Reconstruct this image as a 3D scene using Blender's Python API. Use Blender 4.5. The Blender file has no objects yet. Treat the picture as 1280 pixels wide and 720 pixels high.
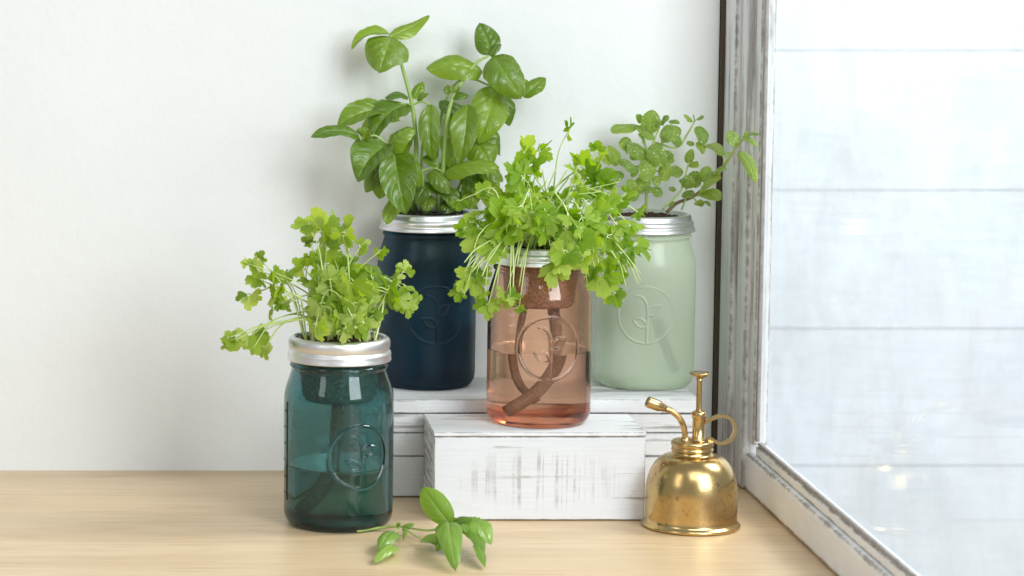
import bpy, math, random
import numpy as np
from mathutils import Vector, Matrix

# ------------------------------------------------------------------ camera
F, PX, PY = 3450.0, 179.0, 237.0          # focal length and principal point, in pixels of the 1280-wide photo
PITCH = math.radians(5.6)
H = 0.52
scene = bpy.context.scene
col = scene.collection
cam_data = bpy.data.cameras.new('camera')
cam = bpy.data.objects.new('camera', cam_data)
col.objects.link(cam)
scene.camera = cam
cam.location = (0, 0, H)
cam.rotation_euler = (math.radians(90) - PITCH, 0, 0)
cam_data.sensor_width = 36.0
cam_data.lens = F / 1280 * 36
cam_data.shift_x = (640 - PX) / 1280
cam_data.shift_y = -(360 - PY) / 1280
cam_data.clip_start = 0.05
cam_data.clip_end = 100
cam_data.dof.use_dof = True
cam_data.dof.focus_distance = 2.42
cam_data.dof.aperture_fstop = 9.0

# ------------------------------------------------------------------ world and lamps
world = bpy.data.worlds.new('World')
scene.world = world
world.use_nodes = True
world.node_tree.nodes['Background'].inputs[0].default_value = (0.89, 0.945, 1.0, 1)
world.node_tree.nodes['Background'].inputs[1].default_value = 0.40


def area(name, loc, target, sx, sy, power, color):
    d = bpy.data.lights.new(name, 'AREA')
    d.shape = 'RECTANGLE'
    d.size, d.size_y = sx, sy
    d.energy = power
    d.color = color
    o = bpy.data.objects.new(name, d)
    col.objects.link(o)
    o.location = loc
    o.rotation_euler = (Vector(target) - Vector(loc)).to_track_quat('-Z', 'Y').to_euler()
    return o


area('window_light', (1.32, 0.55, 1.05), (0.42, 2.5, 0.28), 1.0, 1.2, 46.0, (0.93, 0.97, 1.0))
area('daylight_on_siding', (2.0, 2.4, 1.9), (1.2, 3.7, 0.3), 0.9, 0.9, 66.0, (0.96, 0.98, 1.0))
area('room_fill_light', (0.55, 0.6, 1.65), (0.50, 2.55, 0.25), 1.2, 0.8, 13.0, (0.93, 0.975, 1.0))
area('side_fill_light', (-1.15, 0.95, 1.15), (0.2, 2.45, 0.15), 0.45, 1.1, 5.0, (1.0, 0.985, 0.96))
scene.view_settings.view_transform = 'Standard'
scene.view_settings.look = 'None'
scene.view_settings.exposure = 0.0
scene.view_settings.gamma = 1.0
scene.render.engine = 'CYCLES'
cy = scene.cycles
cy.max_bounces = 24
cy.transmission_bounces = 20
cy.glossy_bounces = 8
cy.diffuse_bounces = 6
cy.transparent_max_bounces = 16
cy.use_denoising = True
cy.sample_clamp_indirect = 8.0
cy.blur_glossy = 0.3

RND = random.Random(7)


# ------------------------------------------------------------------ helpers
def ray(px, py):
    a, b = (px - PX) / F, -(py - PY) / F
    return Vector((a, math.cos(PITCH) + b * math.sin(PITCH), -math.sin(PITCH) + b * math.cos(PITCH)))


def P(px, py, Y):
    d = ray(px, py)
    return Vector((0, 0, H)) + d * (Y / d.y)


def G(px, py, Z=0.0):
    d = ray(px, py)
    return Vector((0, 0, H)) + d * ((Z - H) / d.z)


def PPM(Y):                       # metres per photo pixel at depth Y
    return Y / F


def link(name, me, mats, parent=None, smooth=True):
    o = bpy.data.objects.new(name, me)
    col.objects.link(o)
    if mats is not None:
        for m in (mats if isinstance(mats, (list, tuple)) else [mats]):
            if len(me.materials) < (len(mats) if isinstance(mats, (list, tuple)) else 1):
                me.materials.append(m)
    if smooth:
        me.polygons.foreach_set('use_smooth', [True] * len(me.polygons))
    if parent is not None:
        o.parent = parent
    return o


def mesh(name, verts, faces):
    me = bpy.data.meshes.new(name)
    me.from_pydata([tuple(v) for v in verts], [], faces)
    me.update()
    return me


def thing(name, loc, label, cat, group=None):
    o = bpy.data.objects.new(name, None)
    o.empty_display_size = 0.02
    col.objects.link(o)
    o.location = loc
    o['label'] = label
    o['category'] = cat
    if group:
        o['group'] = group
    return o


def box(name, lo, hi, mat, parent=None, bevel=0.0015, off=(0, 0, 0), jitter=0.0, seg=2):
    import bmesh
    bm = bmesh.new()
    bmesh.ops.create_cube(bm, size=1.0)
    lo, hi = Vector(lo), Vector(hi)
    for v in bm.verts:
        v.co = Vector([(lo[i] + hi[i]) / 2 + v.co[i] * (hi[i] - lo[i]) - off[i] for i in range(3)])
    if bevel > 0:
        bmesh.ops.bevel(bm, geom=list(bm.edges), offset=bevel, segments=seg, affect='EDGES', profile=0.6)
    me = bpy.data.meshes.new(name)
    bm.to_mesh(me)
    bm.free()
    return link(name, me, mat, parent, smooth=False)


def board(name, lo, hi, mat, parent, bevel, off, wear=0.0006, step=(0.006, 0.008, 0.006), seed=0):
    """wooden board with slightly uneven, knocked edges; the edge attribute drives bare wood"""
    import bmesh
    from mathutils import noise as mn
    lo, hi = Vector(lo), Vector(hi)
    bm = bmesh.new()
    bmesh.ops.create_cube(bm, size=1.0)
    for v in bm.verts:
        v.co = Vector([(lo[i] + hi[i]) / 2 + v.co[i] * (hi[i] - lo[i]) for i in range(3)])
    bmesh.ops.bevel(bm, geom=list(bm.edges), offset=bevel, segments=2, affect='EDGES', profile=0.6)
    for ax in range(3):
        n = int((hi[ax] - lo[ax]) / step[ax])
        no = Vector((0, 0, 0))
        no[ax] = 1
        for q in range(1, n):
            co = lo.copy()
            co[ax] = lo[ax] + (hi[ax] - lo[ax]) * q / n
            bmesh.ops.bisect_plane(bm, geom=bm.verts[:] + bm.edges[:] + bm.faces[:], plane_co=co, plane_no=no)
    lay = bm.verts.layers.float.new('edge')
    mid = (lo + hi) / 2
    sd = Vector((seed * 1.7, 0, 0))
    for v in bm.verts:
        d = sorted(min(v.co[i] - lo[i], hi[i] - v.co[i]) for i in range(3))
        e = max(0.0, 1 - d[1] / (bevel * 2.2))
        v[lay] = e
        nz = mn.noise((v.co + sd) * 160) * 0.6 + mn.noise((v.co + sd) * 45)
        if e > 0:
            v.co -= (v.co - mid).normalized() * max(0.0, nz) * wear * e
        v.co += Vector((0, -1, 0)) * mn.noise((v.co + sd) * 30) * wear * 0.25
    for v in bm.verts:
        v.co -= Vector(off)
    me = bpy.data.meshes.new(name)
    bm.to_mesh(me)
    bm.free()
    return link(name, me, mat, parent, smooth=False)


def lathe(name, prof, mat, parent, center=(0, 0, 0), n=72, radial=None, closed=False):
    """prof: list of (r, z). A first or last r of 0 makes a pole."""
    verts, faces, rows = [], [], []
    for i, (r, z) in enumerate(prof):
        if r <= 1e-9:
            rows.append([len(verts)])
            verts.append((center[0], center[1], center[2] + z))
        else:
            row = []
            for j in range(n):
                t = 2 * math.pi * j / n
                rr = r + (radial(i, j) if radial else 0)
                row.append(len(verts))
                verts.append((center[0] + rr * math.sin(t), center[1] - rr * math.cos(t), center[2] + z))
            rows.append(row)
    pairs = list(zip(rows[:-1], rows[1:]))
    if closed:
        pairs.append((rows[-1], rows[0]))
    for a, b in pairs:
        for j in range(n):
            k = (j + 1) % n
            if len(a) == 1 and len(b) == 1:
                continue
            if len(a) == 1:
                faces.append((a[0], b[k], b[j]))
            elif len(b) == 1:
                faces.append((a[j], a[k], b[0]))
            else:
                faces.append((a[j], a[k], b[k], b[j]))
    return link(name, mesh(name, verts, faces), mat, parent)


def tube_geo(pts, radii, n=6, cap=True):
    pts = [Vector(p) for p in pts]
    verts, faces = [], []
    prev = None
    for i, p in enumerate(pts):
        t = (pts[min(i + 1, len(pts) - 1)] - pts[max(i - 1, 0)]).normalized()
        if prev is None:
            ref = Vector((0, 0, 1)) if abs(t.z) < 0.9 else Vector((1, 0, 0))
            u = t.cross(ref).normalized()
        else:
            u = (prev - t * prev.dot(t)).normalized()
        prev = u
        w = t.cross(u)
        r = radii[i] if isinstance(radii, (list, tuple)) else radii
        for j in range(n):
            a = 2 * math.pi * j / n
            verts.append(p + (u * math.cos(a) + w * math.sin(a)) * r)
    for i in range(len(pts) - 1):
        for j in range(n):
            k = (j + 1) % n
            faces.append((i * n + j, i * n + k, (i + 1) * n + k, (i + 1) * n + j))
    if cap:
        faces.append(tuple(reversed(range(n))))
        faces.append(tuple((len(pts) - 1) * n + j for j in range(n)))
    return verts, faces


def spline(ctrl, n=24):
    """Catmull-Rom through the control points."""
    c = [Vector(p) for p in ctrl]
    c = [c[0] * 2 - c[1]] + c + [c[-1] * 2 - c[-2]]
    out = []
    segs = len(c) - 3
    per = max(2, n // segs)
    for s in range(segs):
        p0, p1, p2, p3 = c[s:s + 4]
        for k in range(per):
            t = k / per
            out.append(0.5 * ((2 * p1) + (p2 - p0) * t + (2 * p0 - 5 * p1 + 4 * p2 - p3) * t * t + (3 * p1 - p0 - 3 * p2 + p3) * t ** 3))
    out.append(c[-2])
    return out


def tube(name, pts, radii, mat, parent, off=(0, 0, 0), n=8):
    v, f = tube_geo([Vector(p) - Vector(off) for p in pts], radii, n)
    return link(name, mesh(name, v, f), mat, parent)


# ------------------------------------------------------------------ materials
class NT:
    def __init__(self, name):
        self.m = bpy.data.materials.new(name)
        self.m.use_nodes = True
        self.t = self.m.node_tree
        self.b = self.t.nodes['Principled BSDF']
        self.out = self.t.nodes['Material Output']

    def n(self, typ, **kw):
        o = self.t.nodes.new(typ)
        for k, v in kw.items():
            if k.startswith('i_'):
                key = k[2:]
                key = int(key) if key.isdigit() else key.replace('_', ' ')
                o.inputs[key].default_value = v
            else:
                setattr(o, k, v)
        return o

    def l(self, a, ao, b, bi):
        self.t.links.new(a.outputs[ao], b.inputs[bi])

    def coords(self, scale=(1, 1, 1), kind='Object', loc=(0, 0, 0), rot=(0, 0, 0)):
        c = self.n('ShaderNodeTexCoord')
        mp = self.n('ShaderNodeMapping')
        mp.inputs['Scale'].default_value = scale
        mp.inputs['Location'].default_value = loc
        mp.inputs['Rotation'].default_value = rot
        self.l(c, kind, mp, 'Vector')
        return mp

    def noise(self, mp, scale, detail=4, rough=0.55, dist=0.0):
        o = self.n('ShaderNodeTexNoise')
        o.inputs['Scale'].default_value = scale
        o.inputs['Detail'].default_value = detail
        o.inputs['Roughness'].default_value = rough
        o.inputs['Distortion'].default_value = dist
        if mp is not None:
            self.l(mp, 'Vector', o, 'Vector')
        return o

    def ramp(self, src, so, stops):
        r = self.n('ShaderNodeValToRGB')
        e = r.color_ramp.elements
        while len(e) < len(stops):
            e.new(0.5)
        for el, (p, c) in zip(e, stops):
            el.position = p
            el.color = (c, c, c, 1) if isinstance(c, (int, float)) else (*c, 1)
        self.l(src, so, r, 'Fac')
        return r

    def mix(self, a, b, fac, mode='MIX'):
        """a, b: (node, socket) or colours; fac: (node, socket) or number"""
        x = self.n('ShaderNodeMix', data_type='RGBA', blend_type=mode)
        for idx, s in ((6, a), (7, b), (0, fac)):
            if isinstance(s, tuple) and len(s) == 2 and hasattr(s[0], 'outputs'):
                self.t.links.new(s[0].outputs[s[1]], x.inputs[idx])
            elif isinstance(s, (int, float)):
                x.inputs[idx].default_value = s
            else:
                x.inputs[idx].default_value = (*s, 1)
        return x

    def math(self, op, a, b=0.0, clamp=False):
        x = self.n('ShaderNodeMath', operation=op, use_clamp=clamp)
        for idx, s in ((0, a), (1, b)):
            if isinstance(s, tuple):
                self.t.links.new(s[0].outputs[s[1]], x.inputs[idx])
            else:
                x.inputs[idx].default_value = s
        return x

    def bump(self, src, so, strength, dist):
        b = self.n('ShaderNodeBump')
        b.inputs['Strength'].default_value = strength
        b.inputs['Distance'].default_value = dist
        self.l(src, so, b, 'Height')
        self.l(b, 'Normal', self.b, 'Normal')
        return b

    def set(self, **kw):
        for k, v in kw.items():
            key = k.replace('_', ' ')
            self.b.inputs[key].default_value = (*v, 1) if isinstance(v, tuple) and len(v) == 3 else v


def mat_wall():
    m = NT('painted_plaster')
    mp = m.coords()
    n1 = m.noise(mp, 3.0, 5)
    r = m.ramp(n1, 'Fac', [(0.3, (0.80, 0.815, 0.815)), (0.7, (0.86, 0.87, 0.87))])
    m.l(r, 'Color', m.b, 'Base Color')
    m.set(Roughness=0.75)
    n2 = m.noise(mp, 45.0, 8, 0.65)
    m.bump(n2, 'Fac', 0.30, 0.003)
    return m.m


def mat_table():
    m = NT('birch_wood')
    mp = m.coords((1.0, 7.0, 1.0))
    n1 = m.noise(mp, 2.2, 6, 0.6, 0.4)
    mp2 = m.coords((2.0, 90.0, 2.0))
    n2 = m.noise(mp2, 2.5, 5, 0.6, 0.2)
    mp3 = m.coords((14.0, 420.0, 3.0))
    n3 = m.noise(mp3, 1.0, 2)
    r1 = m.ramp(n1, 'Fac', [(0.28, (0.60, 0.425, 0.24)), (0.5, (0.70, 0.515, 0.315)), (0.75, (0.77, 0.60, 0.40))])
    r2 = m.ramp(n2, 'Fac', [(0.3, (0.80, 0.77, 0.72)), (0.62, (1, 1, 1))])
    x = m.mix((r1, 'Color'), (r2, 'Color'), 0.55, 'MULTIPLY')
    r3 = m.ramp(n3, 'Fac', [(0.56, (1, 1, 1)), (0.68, (0.74, 0.64, 0.52))])
    y = m.mix((x, 2), (r3, 'Color'), 0.75, 'MULTIPLY')
    m.l(y, 2, m.b, 'Base Color')
    m.set(Roughness=0.36)
    m.b.inputs['Specular IOR Level'].default_value = 0.55
    m.bump(n2, 'Fac', 0.08, 0.001)
    return m.m


def mat_white_wood(name, amount, grain=(2.0, 30.0, 30.0), base=(0.80, 0.80, 0.815), streak=False, chips=0.60):
    """white paint worn to grey wood; grain is the texture scale per axis"""
    m = NT(name)
    mp = m.coords(grain)
    n1 = m.noise(mp, 3.0, 6, 0.65, 0.3)
    mpf = m.coords((1, 1, 1))
    n2 = m.noise(mpf, 9.0, 4, 0.6)
    n3 = m.noise(m.coords((grain[0] * 2.5, grain[1] * 2.5, grain[2] * 2.5)), 4.0, 5, 0.7)
    tint = m.ramp(n2, 'Fac', [(0.3, tuple(c * 0.93 for c in base)), (0.65, base)])
    fine = m.ramp(n3, 'Fac', [(0.25, (0.86, 0.86, 0.87)), (0.55, (1, 1, 1))])
    paint = m.mix((tint, 'Color'), (fine, 'Color'), 0.7, 'MULTIPLY')
    wearsum = m.math('ADD', (n1, 'Fac'), m_out(m.math('MULTIPLY', (n2, 'Fac'), 0.55)))
    wear = m.ramp(wearsum, 0, [(1.0 - amount - 0.05, 0.0), (1.0 - amount + 0.07, 1.0)])
    wood = m.ramp(n3, 'Fac', [(0.3, (0.16, 0.14, 0.13)), (0.7, (0.38, 0.35, 0.33))])
    fac = m.math('MULTIPLY', (wear, 'Color'), 0.75)
    if streak:
        # saw marks: thin dark vertical lines gathered in the lower middle of the front board
        sm = m.coords((250.0, 1.0, 7.0))
        s1 = m.noise(sm, 1.0, 3, 0.6, 0.15)
        tone = m.ramp(s1, 'Fac', [(0.50, 0.0), (0.60, 1.0)])
        hm = m.coords((3.0, 1.0, 150.0))
        h1 = m.noise(hm, 1.5, 4, 0.7)
        hl = m.ramp(h1, 'Fac', [(0.56, 0.0), (0.70, 1.0)])
        pick = m.noise(m.coords((60, 1, 70)), 1.0, 4, 0.7)
        pk = m.ramp(pick, 'Fac', [(0.34, 0.0), (0.66, 1.0)])
        # oval patch around the middle
        sep = m.n('ShaderNodeSeparateXYZ')
        m.l(m.coords((1, 1, 1)), 'Vector', sep, 0)
        dx = m.math('DIVIDE', m_out(m.math('SUBTRACT', (sep, 'X'), 0.092)), 0.078)
        dz = m.math('DIVIDE', m_out(m.math('SUBTRACT', (sep, 'Z'), 0.036)), 0.030)
        d2 = m.math('ADD', m_out(m.math('MULTIPLY', m_out(dx), m_out(dx))), m_out(m.math('MULTIPLY', m_out(dz), m_out(dz))))
        patch = m.ramp(d2, 0, [(0.05, 1.0), (1.0, 0.0)])
        both = m.math('MAXIMUM', (tone, 'Color'), m_out(m.math('MULTIPLY', (hl, 'Color'), 0.8)))
        s = m.math('MULTIPLY', m_out(both), m_out(m.math('MULTIPLY', (patch, 'Color'), (pk, 'Color'))))
        fac = m.math('MAXIMUM', m_out(fac), m_out(m.math('MULTIPLY', m_out(s), 0.85)))
    ed = m.n('ShaderNodeAttribute', attribute_name='edge')
    ne = m.noise(m.coords(), 120.0, 4, 0.7)
    nc = m.noise(m.coords(), 25.0, 3, 0.6)
    es = m.math('MULTIPLY', (ed, 'Fac'), m_out(m.math('ADD', (ne, 'Fac'), (nc, 'Fac'))))
    chip = m.ramp(es, 0, [(chips, 0.0), (chips + 0.26, 0.85)])
    fac = m.math('MAXIMUM', m_out(fac), (chip, 'Color'))
    c = m.mix((paint, 2), (wood, 'Color'), m_out(fac))
    m.l(c, 2, m.b, 'Base Color')
    m.set(Roughness=0.55)
    m.bump(n1, 'Fac', 0.25, 0.0012)
    return m.m


def m_out(node):
    return (node, 0)


def mat_glass(name, colour, rough=0.0, ior=1.47, trans=1.0, absorb=None, dens=0.0, wet=False, drops=0.0):
    m = NT(name)
    m.set(Base_Color=colour, Roughness=rough, IOR=ior)
    m.b.inputs['Transmission Weight'].default_value = trans
    if wet:                                  # faces that touch water bend light less
        at = m.n('ShaderNodeAttribute', attribute_name='wet')
        x = m.n('ShaderNodeMix')
        x.inputs[2].default_value = ior
        x.inputs[3].default_value = ior / 1.33
        m.l(at, 'Fac', x, 0)
        m.l(x, 0, m.b, 'IOR')
        if rough > 0:
            m.l(m.math('MULTIPLY', m_out(m.math('SUBTRACT', 1.0, (at, 'Fac'))), rough), 0, m.b, 'Roughness')
        if drops > 0:                        # droplets on the dry inside of the wall
            inn = m.n('ShaderNodeAttribute', attribute_name='inner')
            vo = m.n('ShaderNodeTexVoronoi')
            vo.inputs['Scale'].default_value = 520.0
            m.l(m.coords(), 'Vector', vo, 'Vector')
            hr = m.ramp(vo, 'Distance', [(0.1, 1.0), (0.5, 0.0)])
            pn = m.ramp(m.noise(m.coords(), 40.0, 3), 'Fac', [(0.35, 0.0), (0.6, 1.0)])
            bp_ = m.bump(hr, 'Color', 0.5, 0.0006)
            dry = m.math('SUBTRACT', (inn, 'Fac'), (at, 'Fac'))
            m.l(m.math('MULTIPLY', m_out(dry), m_out(m.math('MULTIPLY', (pn, 'Color'), drops))), 0, bp_, 'Strength')
    if absorb:
        v = m.n('ShaderNodeVolumeAbsorption')
        v.inputs['Color'].default_value = (*absorb, 1)
        v.inputs['Density'].default_value = dens
        m.l(v, 0, m.out, 'Volume')
    return m.m


def mat_simple(name, colour, rough=0.5, metal=0.0, **kw):
    m = NT(name)
    m.set(Base_Color=colour, Roughness=rough, Metallic=metal)
    return m.m


def mat_lid():
    m = NT('brushed_tin')
    mp = m.coords((60, 60, 400))
    n = m.noise(mp, 2.0, 3)
    r = m.ramp(n, 'Fac', [(0.3, 0.36), (0.7, 0.50)])
    m.l(r, 'Color', m.b, 'Roughness')
    m.set(Base_Color=(0.80, 0.80, 0.81), Metallic=1.0)
    m.bump(n, 'Fac', 0.05, 0.0005)
    return m.m


def mat_brass():
    m = NT('aged_brass')
    mp = m.coords()
    n1 = m.noise(mp, 30.0, 5, 0.65)
    n2 = m.noise(mp, 130.0, 3, 0.6)
    n3 = m.noise(mp, 12.0, 4, 0.6)
    c1 = m.ramp(n3, 'Fac', [(0.3, (0.55, 0.37, 0.13)), (0.55, (0.71, 0.51, 0.22)), (0.8, (0.70, 0.53, 0.29))])
    spots = m.ramp(n2, 'Fac', [(0.64, 0.0), (0.72, 0.9)])
    pat = m.ramp(n1, 'Fac', [(0.40, 0.0), (0.66, 0.85)])
    c2 = m.mix((c1, 'Color'), (0.42, 0.29, 0.15), (pat, 'Color'))
    c3 = m.mix((c2, 2), (0.20, 0.11, 0.05), (spots, 'Color'))
    m.l(c3, 2, m.b, 'Base Color')
    r = m.ramp(n1, 'Fac', [(0.35, 0.16), (0.7, 0.36)])
    m.l(r, 'Color', m.b, 'Roughness')
    m.set(Metallic=1.0)
    m.bump(n3, 'Fac', 0.10, 0.003)
    return m.m


def mat_leaf(name, dark, light, vein, nveins, gloss=0.35, transl=0.38, rug=0.0, mid_c=None):
    """UV: x across (0..1, midrib at 0.5), y along the leaf"""
    m = NT(name)
    uv = m.n('ShaderNodeTexCoord')
    sep = m.n('ShaderNodeSeparateXYZ')
    m.l(uv, 'UV', sep, 0)
    av = m.math('ABSOLUTE', m_out(m.math('MULTIPLY', m_out(m.math('SUBTRACT', (sep, 'X'), 0.5)), 2.0)))
    mid = m.ramp(av, 0, [(0.0, 1.0), (0.10, 0.0)])
    ph = m.math('SUBTRACT', m_out(m.math('MULTIPLY', (sep, 'Y'), float(nveins))), m_out(m.math('MULTIPLY', m_out(m.math('POWER', m_out(av), 1.5)), nveins * 0.34)))
    fr = m.math('ABSOLUTE', m_out(m.math('SUBTRACT', m_out(m.math('FRACT', m_out(ph))), 0.5)))
    side = m.ramp(fr, 0, [(0.0, 0.6), (0.10, 0.0)])
    veinf = m.math('MAXIMUM', (mid, 'Color'), (side, 'Color'))
    info = m.n('ShaderNodeObjectInfo')
    geo = m.coords((1, 1, 1))
    n1 = m.noise(geo, 70.0, 3)
    mixv = m.math('ADD', m_out(m.math('MULTIPLY', (info, 'Random'), 0.75)), m_out(m.math('MULTIPLY', (n1, 'Fac'), 0.35)))
    base = m.ramp(mixv, 0, [(0.15, dark), (0.95, light)] if mid_c is None else [(0.15, dark), (0.55, mid_c), (0.98, light)])
    c = m.mix((base, 'Color'), vein, m_out(m.math('MULTIPLY', m_out(veinf), 0.40)))
    m.l(c, 2, m.b, 'Base Color')
    m.set(Roughness=0.33)
    m.b.inputs['Specular IOR Level'].default_value = gloss
    hgt = m.math('SUBTRACT', m_out(m.math('MULTIPLY', (n1, 'Fac'), 0.8)), m_out(veinf))
    if rug > 0:                              # crinkled blade: a net of small veins
        vo = m.n('ShaderNodeTexVoronoi', feature='DISTANCE_TO_EDGE')
        vo.inputs['Scale'].default_value = 330.0
        m.l(geo, 'Vector', vo, 'Vector')
        cell = m.ramp(vo, 'Distance', [(0.0, 0.0), (0.14, 1.0)])
        hgt = m.math('ADD', m_out(hgt), m_out(m.math('MULTIPLY', (cell, 'Color'), rug)))
        c = m.mix((c, 2), vein, m_out(m.math('MULTIPLY', m_out(m.math('SUBTRACT', 1.0, (cell, 'Color'))), 0.5)))
        m.l(c, 2, m.b, 'Base Color')
    b = m.bump(hgt, 0, 0.7, 0.0008)
    tr = m.n('ShaderNodeBsdfTranslucent')
    tc = m.mix((c, 2), (1.0, 1.0, 0.35), 1.0, 'MULTIPLY')
    br = m.n('ShaderNodeHueSaturation')
    br.inputs['Value'].default_value = 1.5
    br.inputs['Saturation'].default_value = 1.05
    m.l(tc, 2, br, 'Color')
    m.l(br, 0, tr, 'Color')
    ms = m.n('ShaderNodeMixShader')
    ms.inputs[0].default_value = transl
    m.l(m.b, 0, ms, 1)
    m.l(tr, 0, ms, 2)
    m.l(ms, 0, m.out, 'Surface')
    return m.m


def mat_stem(name, c1, c2):
    m = NT(name)
    n = m.noise(m.coords(), 25.0, 3)
    r = m.ramp(n, 'Fac', [(0.35, c1), (0.65, c2)])
    m.l(r, 'Color', m.b, 'Base Color')
    m.set(Roughness=0.4)
    m.b.inputs['Subsurface Weight'].default_value = 0.25
    m.b.inputs['Subsurface Radius'].default_value = (0.002, 0.002, 0.0006)
    m.b.inputs['Subsurface Scale'].default_value = 0.5
    return m.m


def mat_soil():
    m = NT('potting_soil')
    mp = m.coords()
    n = m.noise(mp, 220.0, 5, 0.7)
    r = m.ramp(n, 'Fac', [(0.3, (0.018, 0.010, 0.006)), (0.6, (0.075, 0.035, 0.02)), (0.75, (0.18, 0.09, 0.05))])
    m.l(r, 'Color', m.b, 'Base Color')
    m.set(Roughness=0.95)
    m.bump(n, 'Fac', 1.0, 0.003)
    return m.m


def mat_felt(name, a, b):
    m = NT(name)
    mp = m.coords()
    n = m.noise(mp, 420.0, 3, 0.7)
    r = m.ramp(n, 'Fac', [(0.35, a), (0.65, b)])
    m.l(r, 'Color', m.b, 'Base Color')
    m.set(Roughness=0.95)
    m.bump(n, 'Fac', 0.6, 0.001)
    return m.m


M = {}
M['wall'] = mat_wall()
M['table'] = mat_table()
M['block_front'] = mat_white_wood('worn_white_paint_saw_marks', 0.0, (2.0, 30.0, 45.0), base=(0.74, 0.76, 0.80), streak=True)  # bluish window light on the white front is put into its base colour
M['block'] = mat_white_wood('worn_white_paint', 0.10, (3.0, 30.0, 45.0))
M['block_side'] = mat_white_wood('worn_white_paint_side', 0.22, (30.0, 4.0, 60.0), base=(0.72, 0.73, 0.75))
M['frame_v'] = mat_white_wood('weathered_white_paint_upright', 0.13, (30.0, 30.0, 2.0), base=(0.78, 0.785, 0.80), chips=0.64)
M['frame_h'] = mat_white_wood('weathered_white_paint_rail', -0.08, (40.0, 2.5, 40.0), base=(0.90, 0.905, 0.91), chips=0.66)
M['gap'] = mat_simple('dark_gap_brown', (0.10, 0.075, 0.055), 0.9)  # solid strip; the darkness of the open gap is put into its colour
M['putty'] = mat_white_wood('cracked_putty', 0.55, (12.0, 12.0, 9.0), base=(0.5, 0.5, 0.51))
M['lid'] = mat_lid()
M['brass'] = mat_brass()
M['soil'] = mat_soil()
M['black'] = mat_simple('black_plastic', (0.012, 0.012, 0.013), 0.45)
M['cup'] = mat_felt('net_cup_felt', (0.28, 0.21, 0.17), (0.50, 0.40, 0.33))
M['wick'] = mat_felt('wick_felt', (0.23, 0.195, 0.17), (0.33, 0.285, 0.25))
M['wick_dark'] = mat_felt('wick_felt_dark', (0.08, 0.08, 0.07), (0.18, 0.17, 0.15))
M['water'] = mat_glass('water_surface', (1, 1, 1), 0.0, 1.33)
M['siding'] = mat_white_wood('exterior_white_board', -0.25, (1.2, 8.0, 14.0), base=(0.80, 0.83, 0.87))
M['basil'] = mat_leaf('basil_leaf', (0.095, 0.19, 0.008), (0.27, 0.41, 0.028), (0.38, 0.52, 0.11), 5, 0.85, 0.32)
M['sprig'] = mat_leaf('basil_sprig_leaf', (0.15, 0.29, 0.025), (0.28, 0.45, 0.07), (0.50, 0.62, 0.26), 5, 0.75, 0.30)
M['parsley'] = mat_leaf('parsley_leaf', (0.15, 0.30, 0.008), (0.56, 0.68, 0.16), (0.54, 0.67, 0.18), 4, 0.6, 0.46, mid_c=(0.30, 0.48, 0.02))
M['cilantro'] = mat_leaf('cilantro_leaf', (0.15, 0.27, 0.012), (0.58, 0.68, 0.22), (0.56, 0.67, 0.22), 4, 0.7, 0.44, mid_c=(0.33, 0.48, 0.035))
M['mint'] = mat_leaf('mint_leaf', (0.15, 0.30, 0.016), (0.38, 0.52, 0.07), (0.62, 0.74, 0.40), 6, 0.9, 0.36, 2.2)
M['stem_basil'] = mat_stem('basil_stem', (0.26, 0.40, 0.08), (0.42, 0.55, 0.17))
M['stem_pale'] = mat_stem('parsley_stem', (0.46, 0.60, 0.16), (0.68, 0.76, 0.36))
M['stem_mint'] = mat_stem('mint_stem', (0.36, 0.46, 0.13), (0.50, 0.58, 0.22))
M['stem_wood'] = mat_stem('mint_woody_stem', (0.17, 0.10, 0.05), (0.30, 0.24, 0.10))


def mat_pane():
    m = NT('window_pane')
    t = m.n('ShaderNodeBsdfTransparent')
    t.inputs[0].default_value = (0.97, 0.985, 0.98, 1)
    g = m.n('ShaderNodeBsdfGlossy')
    g.inputs['Roughness'].default_value = 0.02
    fr = m.n('ShaderNodeFresnel')
    fr.inputs[0].default_value = 1.45
    f2 = m.math('MULTIPLY', (fr, 0), 0.12)
    ms = m.n('ShaderNodeMixShader')
    m.l(f2, 0, ms, 0)
    m.l(t, 0, ms, 1)
    m.l(g, 0, ms, 2)
    dn = m.noise(m.coords((1, 1, 1)), 9.0, 6, 0.7, 0.6)
    dr = m.ramp(dn, 'Fac', [(0.42, 0.0), (0.80, 0.16)])
    du = m.n('ShaderNodeBsdfDiffuse')
    du.inputs[0].default_value = (0.8, 0.8, 0.8, 1)
    m2 = m.n('ShaderNodeMixShader')
    m.l(dr, 'Color', m2, 0)
    m.l(ms, 0, m2, 1)
    m.l(du, 0, m2, 2)
    m.l(m2, 0, m.out, 'Surface')
    return m.m


M['pane'] = mat_pane()


# ------------------------------------------------------------------ the setting
YW = G(300, 588).y                       # back wall
XW = 0.550                               # window side
wall = box('wall', (-1.6, YW, -0.02), (0.5380, YW + 0.06, 1.6), M['wall'], bevel=0.002)
wall['kind'] = 'structure'
wall['label'] = 'plain off white plaster wall behind the jars'
table = box('tabletop', (-1.6, 1.35, -0.03), (0.60, YW + 0.03, 0.0), M['table'], bevel=0.0)
table['kind'] = 'structure'
table['label'] = 'pale birch tabletop under jars and brass mister'

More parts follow.
